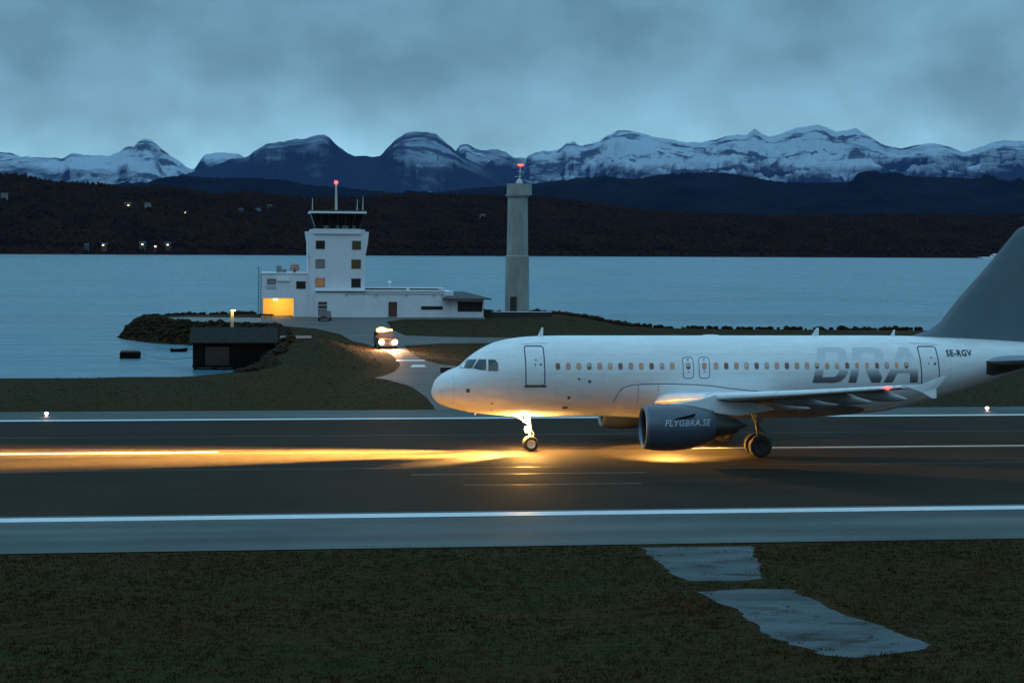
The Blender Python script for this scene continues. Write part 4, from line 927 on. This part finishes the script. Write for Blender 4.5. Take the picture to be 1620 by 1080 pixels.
mb.build('cab_desk', mat('cab_interior', (.10, .10, .07), .7), cab)
mast_top = bz(533, 289); mb = MB(); mb.tube((bx(533), 3.5, cabz1 + .4), (bx(532.6), 3.5, mast_top), .22, .12, n=8); mst = mb.build('mast', m_gear, cab)
MB().sphere((bx(532.6), 3.5, mast_top + .15), .28, 12).build('obstruction_light', m_redhot, mst, smooth=True)
lamp('mast_light', (bx(532.6), YB + 2.8, mast_top + .3), 6, (1, .05, .04), size=.3)
for px, py in ((495, 312), (567, 314), (576, 309)): MB().tube((bx(px), 4.5, cabz1 + .4), (bx(px) + .05, 4.5, bz(px, py)), .09, .04, n=6).build('whip_antenna', m_gear, cab)
# windows helper
def window(px0, px1, py0, py1, gl, parent=None, frame=True, y=0.0, mull=0):
    x0, x1 = bx(px0), bx(px1); z1, z0 = bz((px0 + px1) / 2, py0), bz((px0 + px1) / 2, py1); t = .08; mb = MB()
    mb.box(x0, x1, y - .05, y + .02, z0, z0 + t); mb.box(x0, x1, y - .05, y + .02, z1 - t, z1); mb.box(x0, x0 + t, y - .05, y + .02, z0 + t, z1 - t); mb.box(x1 - t, x1, y - .05, y + .02, z0 + t, z1 - t)
    for k in range(mull): xm = x0 + (x1 - x0) * (k + 1) / (mull + 1); mb.box(xm - .035, xm + .035, y - .045, y + .02, z0 + t, z1 - t)
    f = mb.build('window', m_wframe, parent or bld)
    mb = MB(); mb.box(x0 + t, x1 - t, y - .015, y + .01, z0 + t, z1 - t); mb.build('pane', gl, f); return f
m_wframe = mat('window_frame_dark', (.06, .055, .05), .6)
window(499.5, 514, 380.5, 394, m_glassd); window(557, 571, 381, 395, m_glassy)
window(499.5, 514, 410, 424, m_glassg); window(556, 571, 410.5, 425, m_glassy)
window(499.5, 514, 440, 454, m_glassw); window(556, 571, 440.5, 455, m_glassd)
# garage wing
gx0, gx1 = bx(414.5), bx(491); gtop = bz(450, 433); mb = MB(); yo = .6
ox0, ox1 = bx(417), bx(465); oz = bz(440, 472)
mb.box(gx0, ox0, yo, 9, ZG, gtop); mb.box(ox1, gx1, yo, 9, ZG, gtop); mb.box(ox0, ox1, yo, 9, oz, gtop); mb.box(ox0, ox1, 6.2, 9, ZG, oz)
gw = mb.build('garage_wing', m_wall, bld)
MB().box(gx0 - .15, gx1, yo - .12, 9.1, gtop, gtop + .16).build('parapet', m_trim, gw)
MB().box(ox0 + .01, ox1 - .01, yo + .1, 6.19, .02, .05).build('garage_floor', m_tax, gw)
MB().box(ox0 + .0, ox1 - .0, 6.05, 6.19, .05, oz - .01).build('garage_back_wall', mat('ochre_wall', (.80, .55, .22), .8), gw)
MB().box(bx(433), bx(440), 1.2, 1.5, oz - .30, oz - .10).build('garage_lamp', m_warmlamp, gw)
lamp('garage_light', (bx(437), YB + 3.0, oz - .7), 210, (1, .58, .13), size=.5)
lamp('garage_light', (bx(446), YB + 4.0, oz - 1.2), 150, (1, .58, .13), size=.5)
window(423, 437, 441, 449.5, m_glassg, gw, y=yo); window(469, 484, 445, 457, m_glassd, gw, y=yo)
MB().box(bx(439), bx(459), yo - .25, yo + .02, bz(448, 444.5), bz(448, 439)).build('awning', m_trim, gw)
MB().box(bx(421), bx(437), yo - .06, yo + .01, bz(430, 457), bz(430, 451)).build('louvre', mat('louvre_grey', (.4, .42, .46), .6), gw)
mb = MB(); mb.box(bx(438), bx(446), 3, 5, gtop, bz(440, 421)); mb.box(bx(447), bx(454), 3, 4.4, gtop, bz(450, 426)); mb.build('roof_plant', mat('plant_grey', (.16, .17, .18), .6), gw)
mb = MB(); mb.sphere((bx(467), 3.2, gtop + .9), .75, 12, (1, 1, .8)); mb.tube((bx(467), 3.2, gtop), (bx(467), 3.2, gtop + .6), .2); mb.build('roof_vent', mat('rust_vent', (.32, .13, .08), .6), gw, smooth=True)
mb = MB()
for px in (456, 463, 470, 478, 486): mb.tube((bx(px), 1, gtop + .1), (bx(px), 1, gtop + 1.0), .03, n=5)
mb.tube((bx(456), 1, gtop + 1.0), (bx(490), 1, gtop + 1.0), .03, n=5); mb.build('railing', m_gear, gw)
mb = MB(); mb.tube((gx0 - .5, 1.2, 0), (gx0 - .5, 1.2, bz(410, 421)), .05, n=6); mb.tube((gx0 - .1, 1.2, 0), (gx0 - .1, 1.2, bz(410, 430)), .05, n=6)
for k in range(16): mb.tube((gx0 - .5, 1.2, .5 + k * .45), (gx0 - .1, 1.2, .5 + k * .45), .03, n=5)
mb.build('ladder', m_darkmetal, gw)
# long low wing
lx0, lx1 = bx(500), bx(717); ltop = bz(600, 460.5); mb = MB(); mb.box(lx0, lx1, -.9, 8, ZG, ltop); lw = mb.build('low_wing', m_wall, bld)
MB().box(lx0 - .1, bx(703), -1.05, 8.1, ltop, ltop + .14).build('roof_edge', m_trim, lw)
MB().box(lx0, bx(578), -1.1, -.95, ltop - .12, ltop - .02).build('flashing', m_black, lw)
mb = MB(); mb.box(bx(577), bx(645), 2.0, 4, ltop + .14, ltop + .36); mb.prism([(bx(651), ltop + .14), (bx(705), ltop + .14), (bx(693), ltop + .36), (bx(651), ltop + .36)], 'y', 2.0, 4); mb.build('skylight', m_glassd, lw)
mb = MB(); mb.box(bx(575), bx(706), 4.05, 7.5, ltop + .14, ltop + .44); mb.build('roof_upstand', m_trim, lw)
mb = MB(); mb.sphere((bx(621), 6, ltop + 1.3), .34, 10, (1, 1, .6)); mb.tube((bx(621), 6, ltop + .4), (bx(621), 6, ltop + 1.2), .05); mb.build('roof_cowl', m_trim, lw, smooth=True)
mb = MB(); mb.box(bx(549), bx(703), -1.0, -.92, ltop - .42, ltop - .36)
for px in (548, 595, 643, 686, 699): mb.box(bx(px) - .14, bx(px) + .14, -1.02, -.9, ltop - .75, ltop - .42)
mb.build('wall_bracket', mat('bracket_grey', (.34, .33, .33), .7), lw)
dr = window(614.5, 628, 477, 500.5, m_brown, lw, y=-.9, mull=1); dr.name = 'entrance_door'
window(666, 700, 484, 489.5, m_glassd, lw, y=-.9)
dr = window(503.5, 517.5, 477, 500.5, m_brown, lw, y=-.9); dr.name = 'side_door'
MB().box(bx(503), bx(518), -1.0, -.93, bz(510, 482.8), bz(510, 482.1)).build('door_rail', m_trim, lw)
MB().box(bx(503), bx(518), -1.0, -.93, bz(510, 489.2), bz(510, 488.4)).build('door_rail', m_trim, lw)
# hip roofed end pavilion
px0, px1 = bx(713), bx(764); pt_ = bz(740, 472); mb = MB(); mb.box(px0 + .02, px1, -1.3, 6.5, ZG, pt_); pv = mb.build('pavilion', m_wall, bld)
rz0, rz1 = bz(740, 471.5), bz(740, 461.5); a, b_ = bx(699), bx(775)
mb = MB(); mb.add([(a, -2.6, rz0), (b_, -2.6, rz0), (b_, 8, rz0), (a, 8, rz0), (a + 1.5, 1.8, rz1), (b_ - 3.8, 1.8, rz1), (a, -2.6, rz0 - .18), (b_, -2.6, rz0 - .18), (b_, 8, rz0 - .18), (a, 8, rz0 - .18)],
                  [(0, 1, 5, 4), (1, 2, 5), (2, 3, 4, 5), (3, 0, 4), (0, 6, 7, 1), (1, 7, 8, 2), (2, 8, 9, 3), (3, 9, 6, 0), (6, 9, 8, 7)]); mb.build('hip_roof', m_roof, pv)
window(723, 762, 476.5, 492.5, m_glassd, pv, y=-1.3, mull=2)

# concrete column tower
cx, cy = gp(818.5, 497); colm = empty('concrete_tower', (cx, cy, 0), label='tall round grey concrete tower with a small red lamp on top, beside the white building', cat='tower')
m_concr = mat('weathered_concrete', (.28, .28, .26), .9, noise_amt=.28, noise_scale=.5, stretch=(1, 1, .35), bump=.03)
Zc = CAM_H * F_PX / (497 - Hz(818)); cz = lambda py: CAM_H - (py - Hz(818)) * Zc / F_PX
mb = MB(); mb.lathe([(-.5, 1.98), (cz(405), 1.90), (cz(404), 1.72), (cz(313), 1.60), (cz(311), 1.9), (cz(308), 1.98)], (0, 0, 0), 'z', 36)
sh = mb.build('shaft', m_concr, colm, smooth=True, angle=30)
mb = MB(); mb.lathe([(cz(309), 1.55), (cz(309), 2.02), (cz(291), 2.02), (cz(291), 1.9), (cz(306), 1.9), (cz(306), .01)], (.25, 0, 0), 'z', 36); gl = mb.build('gallery', m_concr, colm, smooth=True, angle=30)
mb = MB(); mb.lathe([(cz(306), .75), (cz(288), .55), (cz(283), .25), (cz(283), .01)], (.25, 0, 0), 'z', 16); mb.tube((.3, 0, cz(284)), (.4, 0, cz(263)), .12, .06, n=8); mb.box(-.5, .6, -.06, .06, cz(280), cz(279)); mb.lathe([(cz(272), .01), (cz(272), .38), (cz(270.5), .38), (cz(270.5), .01)], (.38, 0, 0), 'z', 14); ms = mb.build('mast', m_gear, colm)
MB().box(.05, .85, -.25, .25, cz(262.5), cz(260)).build('obstruction_light', m_redhot, ms)
lamp('tower_lamp', (cx + .4, cy - .7, cz(259)), 4, (1, .05, .05), size=.2)
MB().box(-1.35, -.35, -2.0, -1.55, 0, 2.9).build('door', mat('dark_door', (.03, .022, .02), .7), colm)
# low retaining wall at its foot
wx0 = gp(766, 503)[0]; wy = gp(800, 502)[1]
rw = MB(); rw.box(0, 11.2, 0, .35, -.3, .75); rw = rw.build('retaining_wall', mat('dark_wall', (.03, .028, .026), .9, noise_amt=.3, noise_scale=1)); rw.location = (wx0, wy + 1.5, 0)
tag(rw, 'low dark retaining wall at the foot of the concrete tower', 'wall'); c_ = MB(); c_.box(1.8, 11.2, -.05, .40, .75, .85); c_.build('coping', m_trim, rw)

# ================================================================== AIRFIELD VEHICLE (facing the runway)
vx, vy = gp(615, 552.5); vr = math.atan2(1, 0)
veh = empty('service_truck', (vx, vy, .03), R(4), label='airfield vehicle with blazing headlamps and an amber beacon bar coming down the taxiway', cat='vehicle')
m_car = mat('vehicle_paint', (.012, .010, .010), .4, coat=.4); m_cargl = mat('vehicle_glass', (.02, .022, .025), .08, spec=.7)
mb = MB(); mb.prism([(-.0, .38), (.02, .95), (.25, 1.04), (1.05, 1.12), (1.75, 1.68), (3.1, 1.74), (4.3, 1.68), (4.62, 1.1), (4.68, .42)], 'x', -.92, .92); body = mb.build('body', m_car, veh, smooth=True, angle=30, bevel=.05)
mb = MB(); mb.add([(-.78, 1.13, 1.16), (.78, 1.13, 1.16), (.70, 1.70, 1.62), (-.70, 1.70, 1.62)], [(0, 1, 2, 3)]); mb.V = [(x, y - .05, z + .03) for x, y, z in mb.V]; mb.build('windscreen', m_cargl, veh)
for sd in (-1, 1):
    MB().add([(sd * .935, 1.45, 1.15), (sd * .935, 4.2, 1.15), (sd * .935, 4.1, 1.58), (sd * .935, 1.95, 1.60)], [(0, 1, 2, 3)]).build('side_window', m_cargl, veh)
    MB().box(min(sd * .95, sd * 1.15), max(sd * .95, sd * 1.15), 1.3, 1.4, 1.15, 1.33).build('mirror', m_black, veh)
    for y_ in (.85, 3.75):
        mb = MB(); mb.lathe([(-.12, .20), (-.12, .31), (-.08, .35), (.08, .35), (.12, .31), (.12, .20)], (sd * .84, y_, .35), 'x', 22); tt = mb.build('tyre', m_tyre, veh, smooth=True)
        MB().lathe([(sd * .11, .21), (sd * .09, .12), (sd * .11, .01)], (sd * .84, y_, .35), 'x', 18).build('rim', m_rim, tt, smooth=True)
    MB().sphere((sd * .70, -.03, .72), .27, 12, (1.05, .3, .9)).build('headlight', m_head, veh, smooth=True)  # lens drawn oversize to stand for headlamp glare
    lamp('headlight_beam', (vx + sd * .70, vy - .30, .72), 4500, (1, .60, .28), 'SPOT', .12, rot=(0.02, -1, -.10), spot=R(65), blend=.8)
    lamp('headlight_spill', (vx + sd * .70, vy - .45, .62), 300, (1, .50, .20), size=.2)
MB().box(-.35, .35, -.04, .0, .52, .78).build('grille', m_black, veh); MB().box(-.9, .9, -.12, .05, .36, .50).build('bumper', m_black, veh, bevel=.02)
mb = MB(); mb.box(-.68, .68, 2.1, 2.4, 1.76, 1.80); lb = mb.build('light_bar', m_black, veh)
for x_, s_ in ((-.42, 2.5), (.14, 1.2), (.55, .9)): MB().sphere((x_, 2.2, 1.88), .16 * s_, 10, (1.3, .8, .7)).build('beacon', m_amber, lb, smooth=True)  # domes swollen to stand for the beacon's glare
lamp('beacon_glow', (vx - .5, vy - .6, 2.6), 2600, (1, .30, .06), size=.25)

# dark parked car by the side door
kx, ky = gp(513, 508.5); pc = empty('parked_car', (kx, ky, 0.0), R(-6), label='small dark red car parked by the side door of the white building', cat='car')
mb = MB(); mb.prism([(0, .32), (.02, .75), (.9, .92), (1.5, 1.42), (2.9, 1.45), (3.7, .95), (3.85, .35)], 'x', -.83, .83); mb.build('body', mat('dark_red_paint', (.05, .012, .008), .4, coat=.3), pc, smooth=True, angle=30, bevel=.05)
MB().add([(-.7, .93, .98), (.7, .93, .98), (.6, 1.46, 1.36), (-.6, 1.46, 1.36)], [(0, 1, 2, 3)]).build('windscreen', m_cargl, pc)
for sd in (-1, 1):
    for y_ in (.7, 3.1): MB().lathe([(-.1, .02), (-.1, .28), (.1, .28), (.1, .02)], (sd * .76, y_, .29), 'x', 18).build('wheel', m_tyre, pc)
    MB().box(sd * .6 - .13, sd * .6 + .13, -.02, .03, .6, .72).build('headlight', m_gear, pc)
# low dark trailer by the garage mouth
tx_, ty_ = gp(424, 502.5); o = empty('handcart', (tx_, ty_, 0), label='low dark cart standing at the left of the lit garage mouth', cat='cart')
MB().box(-1.4, .9, 0, .9, .30, .55).build('deck', m_black, o); [MB().lathe([(-.05, .02), (-.05, .2), (.05, .2), (.05, .02)], (q, .05, .2), 'x', 12).build('wheel', m_tyre, o) for q in (-1.0, .5)]

# ================================================================== COVE: boathouse, float, rope, lamp post
Zb = (CAM_H - WATER_Z) * F_PX / (585 - Hz(372)); hx, hy = gp(372, 585, WATER_Z)
bh = empty('boathouse', (hx, hy, WATER_Z), 0, label='dark wooden boathouse with a grey roof at the edge of the cove', cat='boathouse')
hz = lambda py, dY=0: CAM_H - (py - Hz(372)) * (Zb + dY) / F_PX - WATER_Z
m_dkwood = mat('tarred_boards', (.010, .007, .005), .9, spec=.08, noise_amt=.4, noise_scale=2, stretch=(4, 4, .3), bump=.02)
e0 = hz(541.5); rg = hz(519, 3)
mb = MB(); mb.box(-4.55, 4.35, .3, 6.0, .45, e0 - .05); mb.prism([(.3, e0 - .05), (6.0, e0 - .05), (3.15, rg - .15)], 'x', -4.55, 4.35); w_ = mb.build('wall', m_dkwood, bh)
mb = MB(); th = .12
for ya, yb in ((-.15, 3.15), (6.45, 3.15)):
    mb.add([(-4.9, ya, e0 - .1), (4.7, ya, e0 - .1), (4.7, yb, rg), (-4.9, yb, rg), (-4.9, ya, e0 - .1 + th), (4.7, ya, e0 - .1 + th), (4.7, yb, rg + th), (-4.9, yb, rg + th)], [(0, 3, 2, 1), (4, 5, 6, 7), (0, 1, 5, 4), (1, 2, 6, 5), (2, 3, 7, 6), (3, 0, 4, 7)])
mb.build('roof', mat('slate_roof', (.026, .030, .030), .9, spec=.03, noise_amt=.2, noise_scale=1.5, bump=.02), bh)
mb = MB(); [mb.tube((x_, y_, -2.4), (x_, y_, .5), .16, n=8) for x_ in (-4.3, -2.2, 0, 2.2, 4.1) for y_ in (.5, 5.8)]; mb.box(-4.6, 4.4, .25, 6.05, .25, .45); mb.build('pile_foundation', m_dkwood, bh)
MB().box(-3.2, -.6, .22, .30, .5, e0 - .5).build('door', mat('dark_boards', (.03, .02, .016), .8), bh)
fx, fy = gp(207, 567, WATER_Z); fl_ = empty('bathing_float', (fx, fy, WATER_Z), label='small dark floating shed with a flat roof moored out in the cove', cat='float')
MB().box(-1.25, 1.15, 0, 1.8, -.15, .75).build('hull', m_dkwood, fl_, bevel=.04); MB().box(-1.15, 1.05, .1, 1.7, .75, .95).build('deck', mat('grey_deck', (.10, .11, .10), .8), fl_)
a3 = Vector((fx + 1.2, fy + .6, WATER_Z + .6)); b3 = Vector((hx - 4.6, hy + 1.5, WATER_Z + 1.35)); mb = MB(); pr = None
for k in range(13):
    u = k / 12; p = a3.lerp(b3, u); p.z -= .45 * math.sin(math.pi * u)
    if pr is not None: mb.tube(pr, p, .055, n=6)
    pr = p
tag(mb.build('mooring_rope', mat('pale_rope', (.25, .24, .22), .9)), 'mooring rope running from the small float to the boathouse', 'rope')
kx, ky = gp(284, 556, WATER_Z); o = empty('rowing_boat', (kx, ky, WATER_Z), R(35), label='little dark rowing boat lying between the float and the boathouse', cat='boat')
V = []; Fq = []
for j in range(9):
    u = j / 8 * 2 - 1; w_ = .5 * (1 - abs(u) ** 2.4) + .02; zz = .32 + .16 * u * u
    V += [(u * 1.3, -w_, zz), (u * 1.3, -w_ * .6, .02), (u * 1.3, w_ * .6, .02), (u * 1.3, w_, zz)]
for j in range(8): [Fq.append((4 * j + i, 4 * j + i + 1, 4 * j + 5 + i, 4 * j + 4 + i)) for i in range(3)]
mb = MB(); mb.V = V; mb.F = Fq; mb.build('hull', m_dkwood, o); MB().box(-.12, .12, -.45, .45, .24, .28).build('thwart', m_dkwood, o)
lx, ly = gp(368, 521); lp = empty('lamp_post', (lx, ly, 0), label='short stout lamp post with a lit warm head behind the boathouse', cat='lamp post')
Zl = CAM_H * F_PX / (521 - Hz(368)); lz = lambda py: CAM_H - (py - Hz(368)) * Zl / F_PX
MB().box(-.2, .2, -.2, .2, -.1, lz(492)).build('post', mat('post_timber', (.42, .36, .24), .8), lp)
MB().box(-.34, .42, -.85, .30, lz(489.6), lz(488.4)).build('lamp_hood', m_black, lp); MB().box(-.15, .42, -.75, -.35, lz(491.2), lz(489.7)).build('lamp_glass', m_warmlamp, lp)
lamp('post_light', (lx + .1, ly - .72, lz(492.2)), 22, (1, .75, .38), size=.1)
px_, py_ = gp(444, 535.5); o = MB().box(0, 3.6, 0, .16, .0, .32); o = o.build('concrete_barrier', mat('pale_barrier', (.45, .43, .40), .8)); o.location = (px_, py_, 0); tag(o, 'low pale concrete barrier lying in the grass right of the boathouse roof', 'barrier')
# small sign seen from behind beside the taxiway
sx_, sy_ = gp(706, 593); o = empty('runway_sign', (sx_, sy_, 0.03), label='small dark taxiway sign just ahead of the aircraft nose', cat='sign')
MB().box(-.45, .45, -.08, .08, .15, .62).build('panel', m_black, o, bevel=.015); MB().box(-.46, .46, -.09, .09, .622, .65).build('cap', m_gear, o); [MB().tube((q, 0, 0), (q, 0, .16), .03, n=8).build('leg', m_gear, o) for q in (-.3, .3)]
# runway edge lights
for i, (px, py, lab) in enumerate(((75, 660.2, 'lit runway edge light at the far left on the pale shoulder'), (1563, 651.2, 'lit runway edge light below the aircraft tail on the pale shoulder'))):
    x_, y_ = gp(px, py); o = empty('runway_edge_light', (x_, y_, .03), label=lab, cat='runway light', group='lights along the far runway edge')
    MB().lathe([(0, .14), (.03, .14), (.06, .07), (.16, .06)], (0, 0, 0), 'z', 14).build('base', m_gear, o)
    MB().sphere((0, 0, .22), .11, 12, (1.15, 1.15, .75)).build('lens', m_edge, o, smooth=True)
    lamp('edge_glow', (x_, y_ - .25, .3), 6, (1, .6, .5), size=.1)

# ================================================================== FAR SHORE HOUSES
m_hw = [mat('house_white', (.20, .21, .22), .8), mat('house_grey', (.06, .07, .075), .8), mat('house_red', (.12, .05, .04), .8)]
m_hwin = mat('house_window', (.03, .03, .03), .2); m_hlit = mat('lit_window', (.8, .5, .2), .3, emit=(1, .55, .2), estr=7)
def house(px, py, w, hgt, mi, lit, label, rz=0):
    # find the hill surface at this image height
    best = None
    for t in np.linspace(0, 1, 400):
        Z, z = near_surface(px, t); yy = Hz(px) + (CAM_H - z) * F_PX / Z
        if best is None or abs(yy - py) < best[0]: best = (abs(yy - py), Z, z)
    _, Z, z = best; x, y = from_cam((px - 810) / F_PX * Z, Z)
    h = empty('house', (x, y - 14, z), rz, label=label, cat='house', group='houses on the far shore')
    b_ = 6.0; w *= .82
    d = w * .7
    mb = MB(); mb.box(-w / 2, w / 2, -d / 2, d / 2, -4, b_ + hgt); wl = mb.build('wall', m_hw[mi], h)
    mb = MB(); mb.prism([(-d / 2 - .5, b_ + hgt), (d / 2 + .5, b_ + hgt), (0, b_ + hgt + w * .28)], 'x', -w / 2 - .5, w / 2 + .5); mb.build('roof', m_hw[1] if mi != 1 else m_roof, h)
    for k in range(3): MB().box(-w / 2 + w * (k + .7) / 3.6 - .6, -w / 2 + w * (k + .7) / 3.6 + .6, -d / 2 - .1, -d / 2 + .02, b_ + hgt * .35, b_ + hgt * .8).build('window', m_hwin, h)
    if lit: MB().box(-w / 2 + w * lit - 1.7, -w / 2 + w * lit + 1.7, -d / 2 - .3, -d / 2 - .12, b_ + hgt * .25, b_ + hgt * .25 + 1.6).build('lit_window', m_hlit, h)
    return h
house(203, 331, 17, 5, 1, .55, 'grey house with a big lit window, left of the pale house high on the hill', R(5))
house(234, 331, 14, 4, 0, 0, 'pale unlit house high on the hill beside the big lit window', R(-20))
house(294, 342, 8, 2.5, 2, .5, 'lone small house with one light halfway down the wooded hill')
house(381, 338, 12, 3, 1, 0, 'dim grey house, leftmost of three close together on the upper hill')
house(408, 338, 14, 3, 0, 0, 'pale low house, middle of three close together on the upper hill')
house(426, 333, 12, 4.5, 1, 0, 'bluish grey taller house, rightmost of three on the upper hill', R(15))
house(762, 348, 14, 4, 0, 0, 'lone pale house on the hill left of the concrete tower')
house(8, 316, 16, 4, 0, 0, 'pale house high on the hill at the left edge')
house(166, 394, 12, 3, 2, .3, 'lit waterside house, leftmost of the lights by the shore')
house(226, 393, 15, 4, 1, .5, 'grey waterside house with a light, left of the pair by the shore')
house(247, 396, 8, 2, 2, .4, 'tiny waterside shed with a faint light between two houses')
house(266, 394, 14, 4, 1, .5, 'grey gabled waterside house with a light, right end of the shore lights', R(90) * 0)
house(138, 395, 10, 3, 1, 0, 'dim unlit grey boathouse at the left end of the far shore')
# ferry behind the fin
Zs = 3300; sx_, sy_, _ = at_depth(1575, 405, Zs)
sh = empty('ferry', (sx_, sy_, WATER_Z), R(-8), label='long low white ferry on the fjord, partly behind the tail fin', cat='ship')
hh = lambda py: (CAM_H - (py - Hz(1575)) * Zs / F_PX) - WATER_Z
mb = MB(); mb.add([(-32, 0, 4.6), (-22, -5, 0), (40, -5, 0), (-26, -5, 4.4), (42, -5, 4.4), (-22, 5, 0), (40, 5, 0), (-26, 5, 4.4), (42, 5, 4.4)], [(0, 1, 3), (1, 2, 4, 3), (0, 7, 5), (5, 7, 8, 6), (0, 3, 4, 8, 7), (0, 5, 1), (1, 5, 6, 2), (2, 6, 8, 4)]); mb.V = [(x, y, z + 1.5) for x, y, z in mb.V]
mb.build('hull', mat('ferry_white', (.75, .78, .8), .5), sh); MB().box(-8, 34, -4, 4, 5.8, 9).build('superstructure', m_trim, sh); MB().box(-4, 2, -3, 3, 9, 11.5).build('bridge', m_trim, sh)
MB().box(-7, 33, -4.1, -3.98, 6.8, 7.8).build('window_band', m_glassd, sh)

# ================================================================== AIR
hz_ = MB().box(-26000, 26000, -400, 42000, -10.5, 3800).build('haze', bpy.data.materials.new('haze'))
hm = hz_.data.materials[0]; hm.use_nodes = True; t = hm.node_tree; t.nodes.clear()
vo = nd(t, 'ShaderNodeVolumePrincipled'); vo.inputs['Color'].default_value = (.16, .36, .92, 1); vo.inputs['Density'].default_value = 6.5e-6; vo.inputs['Anisotropy'].default_value = 0
oo = nd(t, 'ShaderNodeOutputMaterial'); t.links.new(vo.outputs[0], oo.inputs['Volume'])
tag(hz_, 'thin blue evening haze over the fjord and mountains', 'haze', kind='stuff')
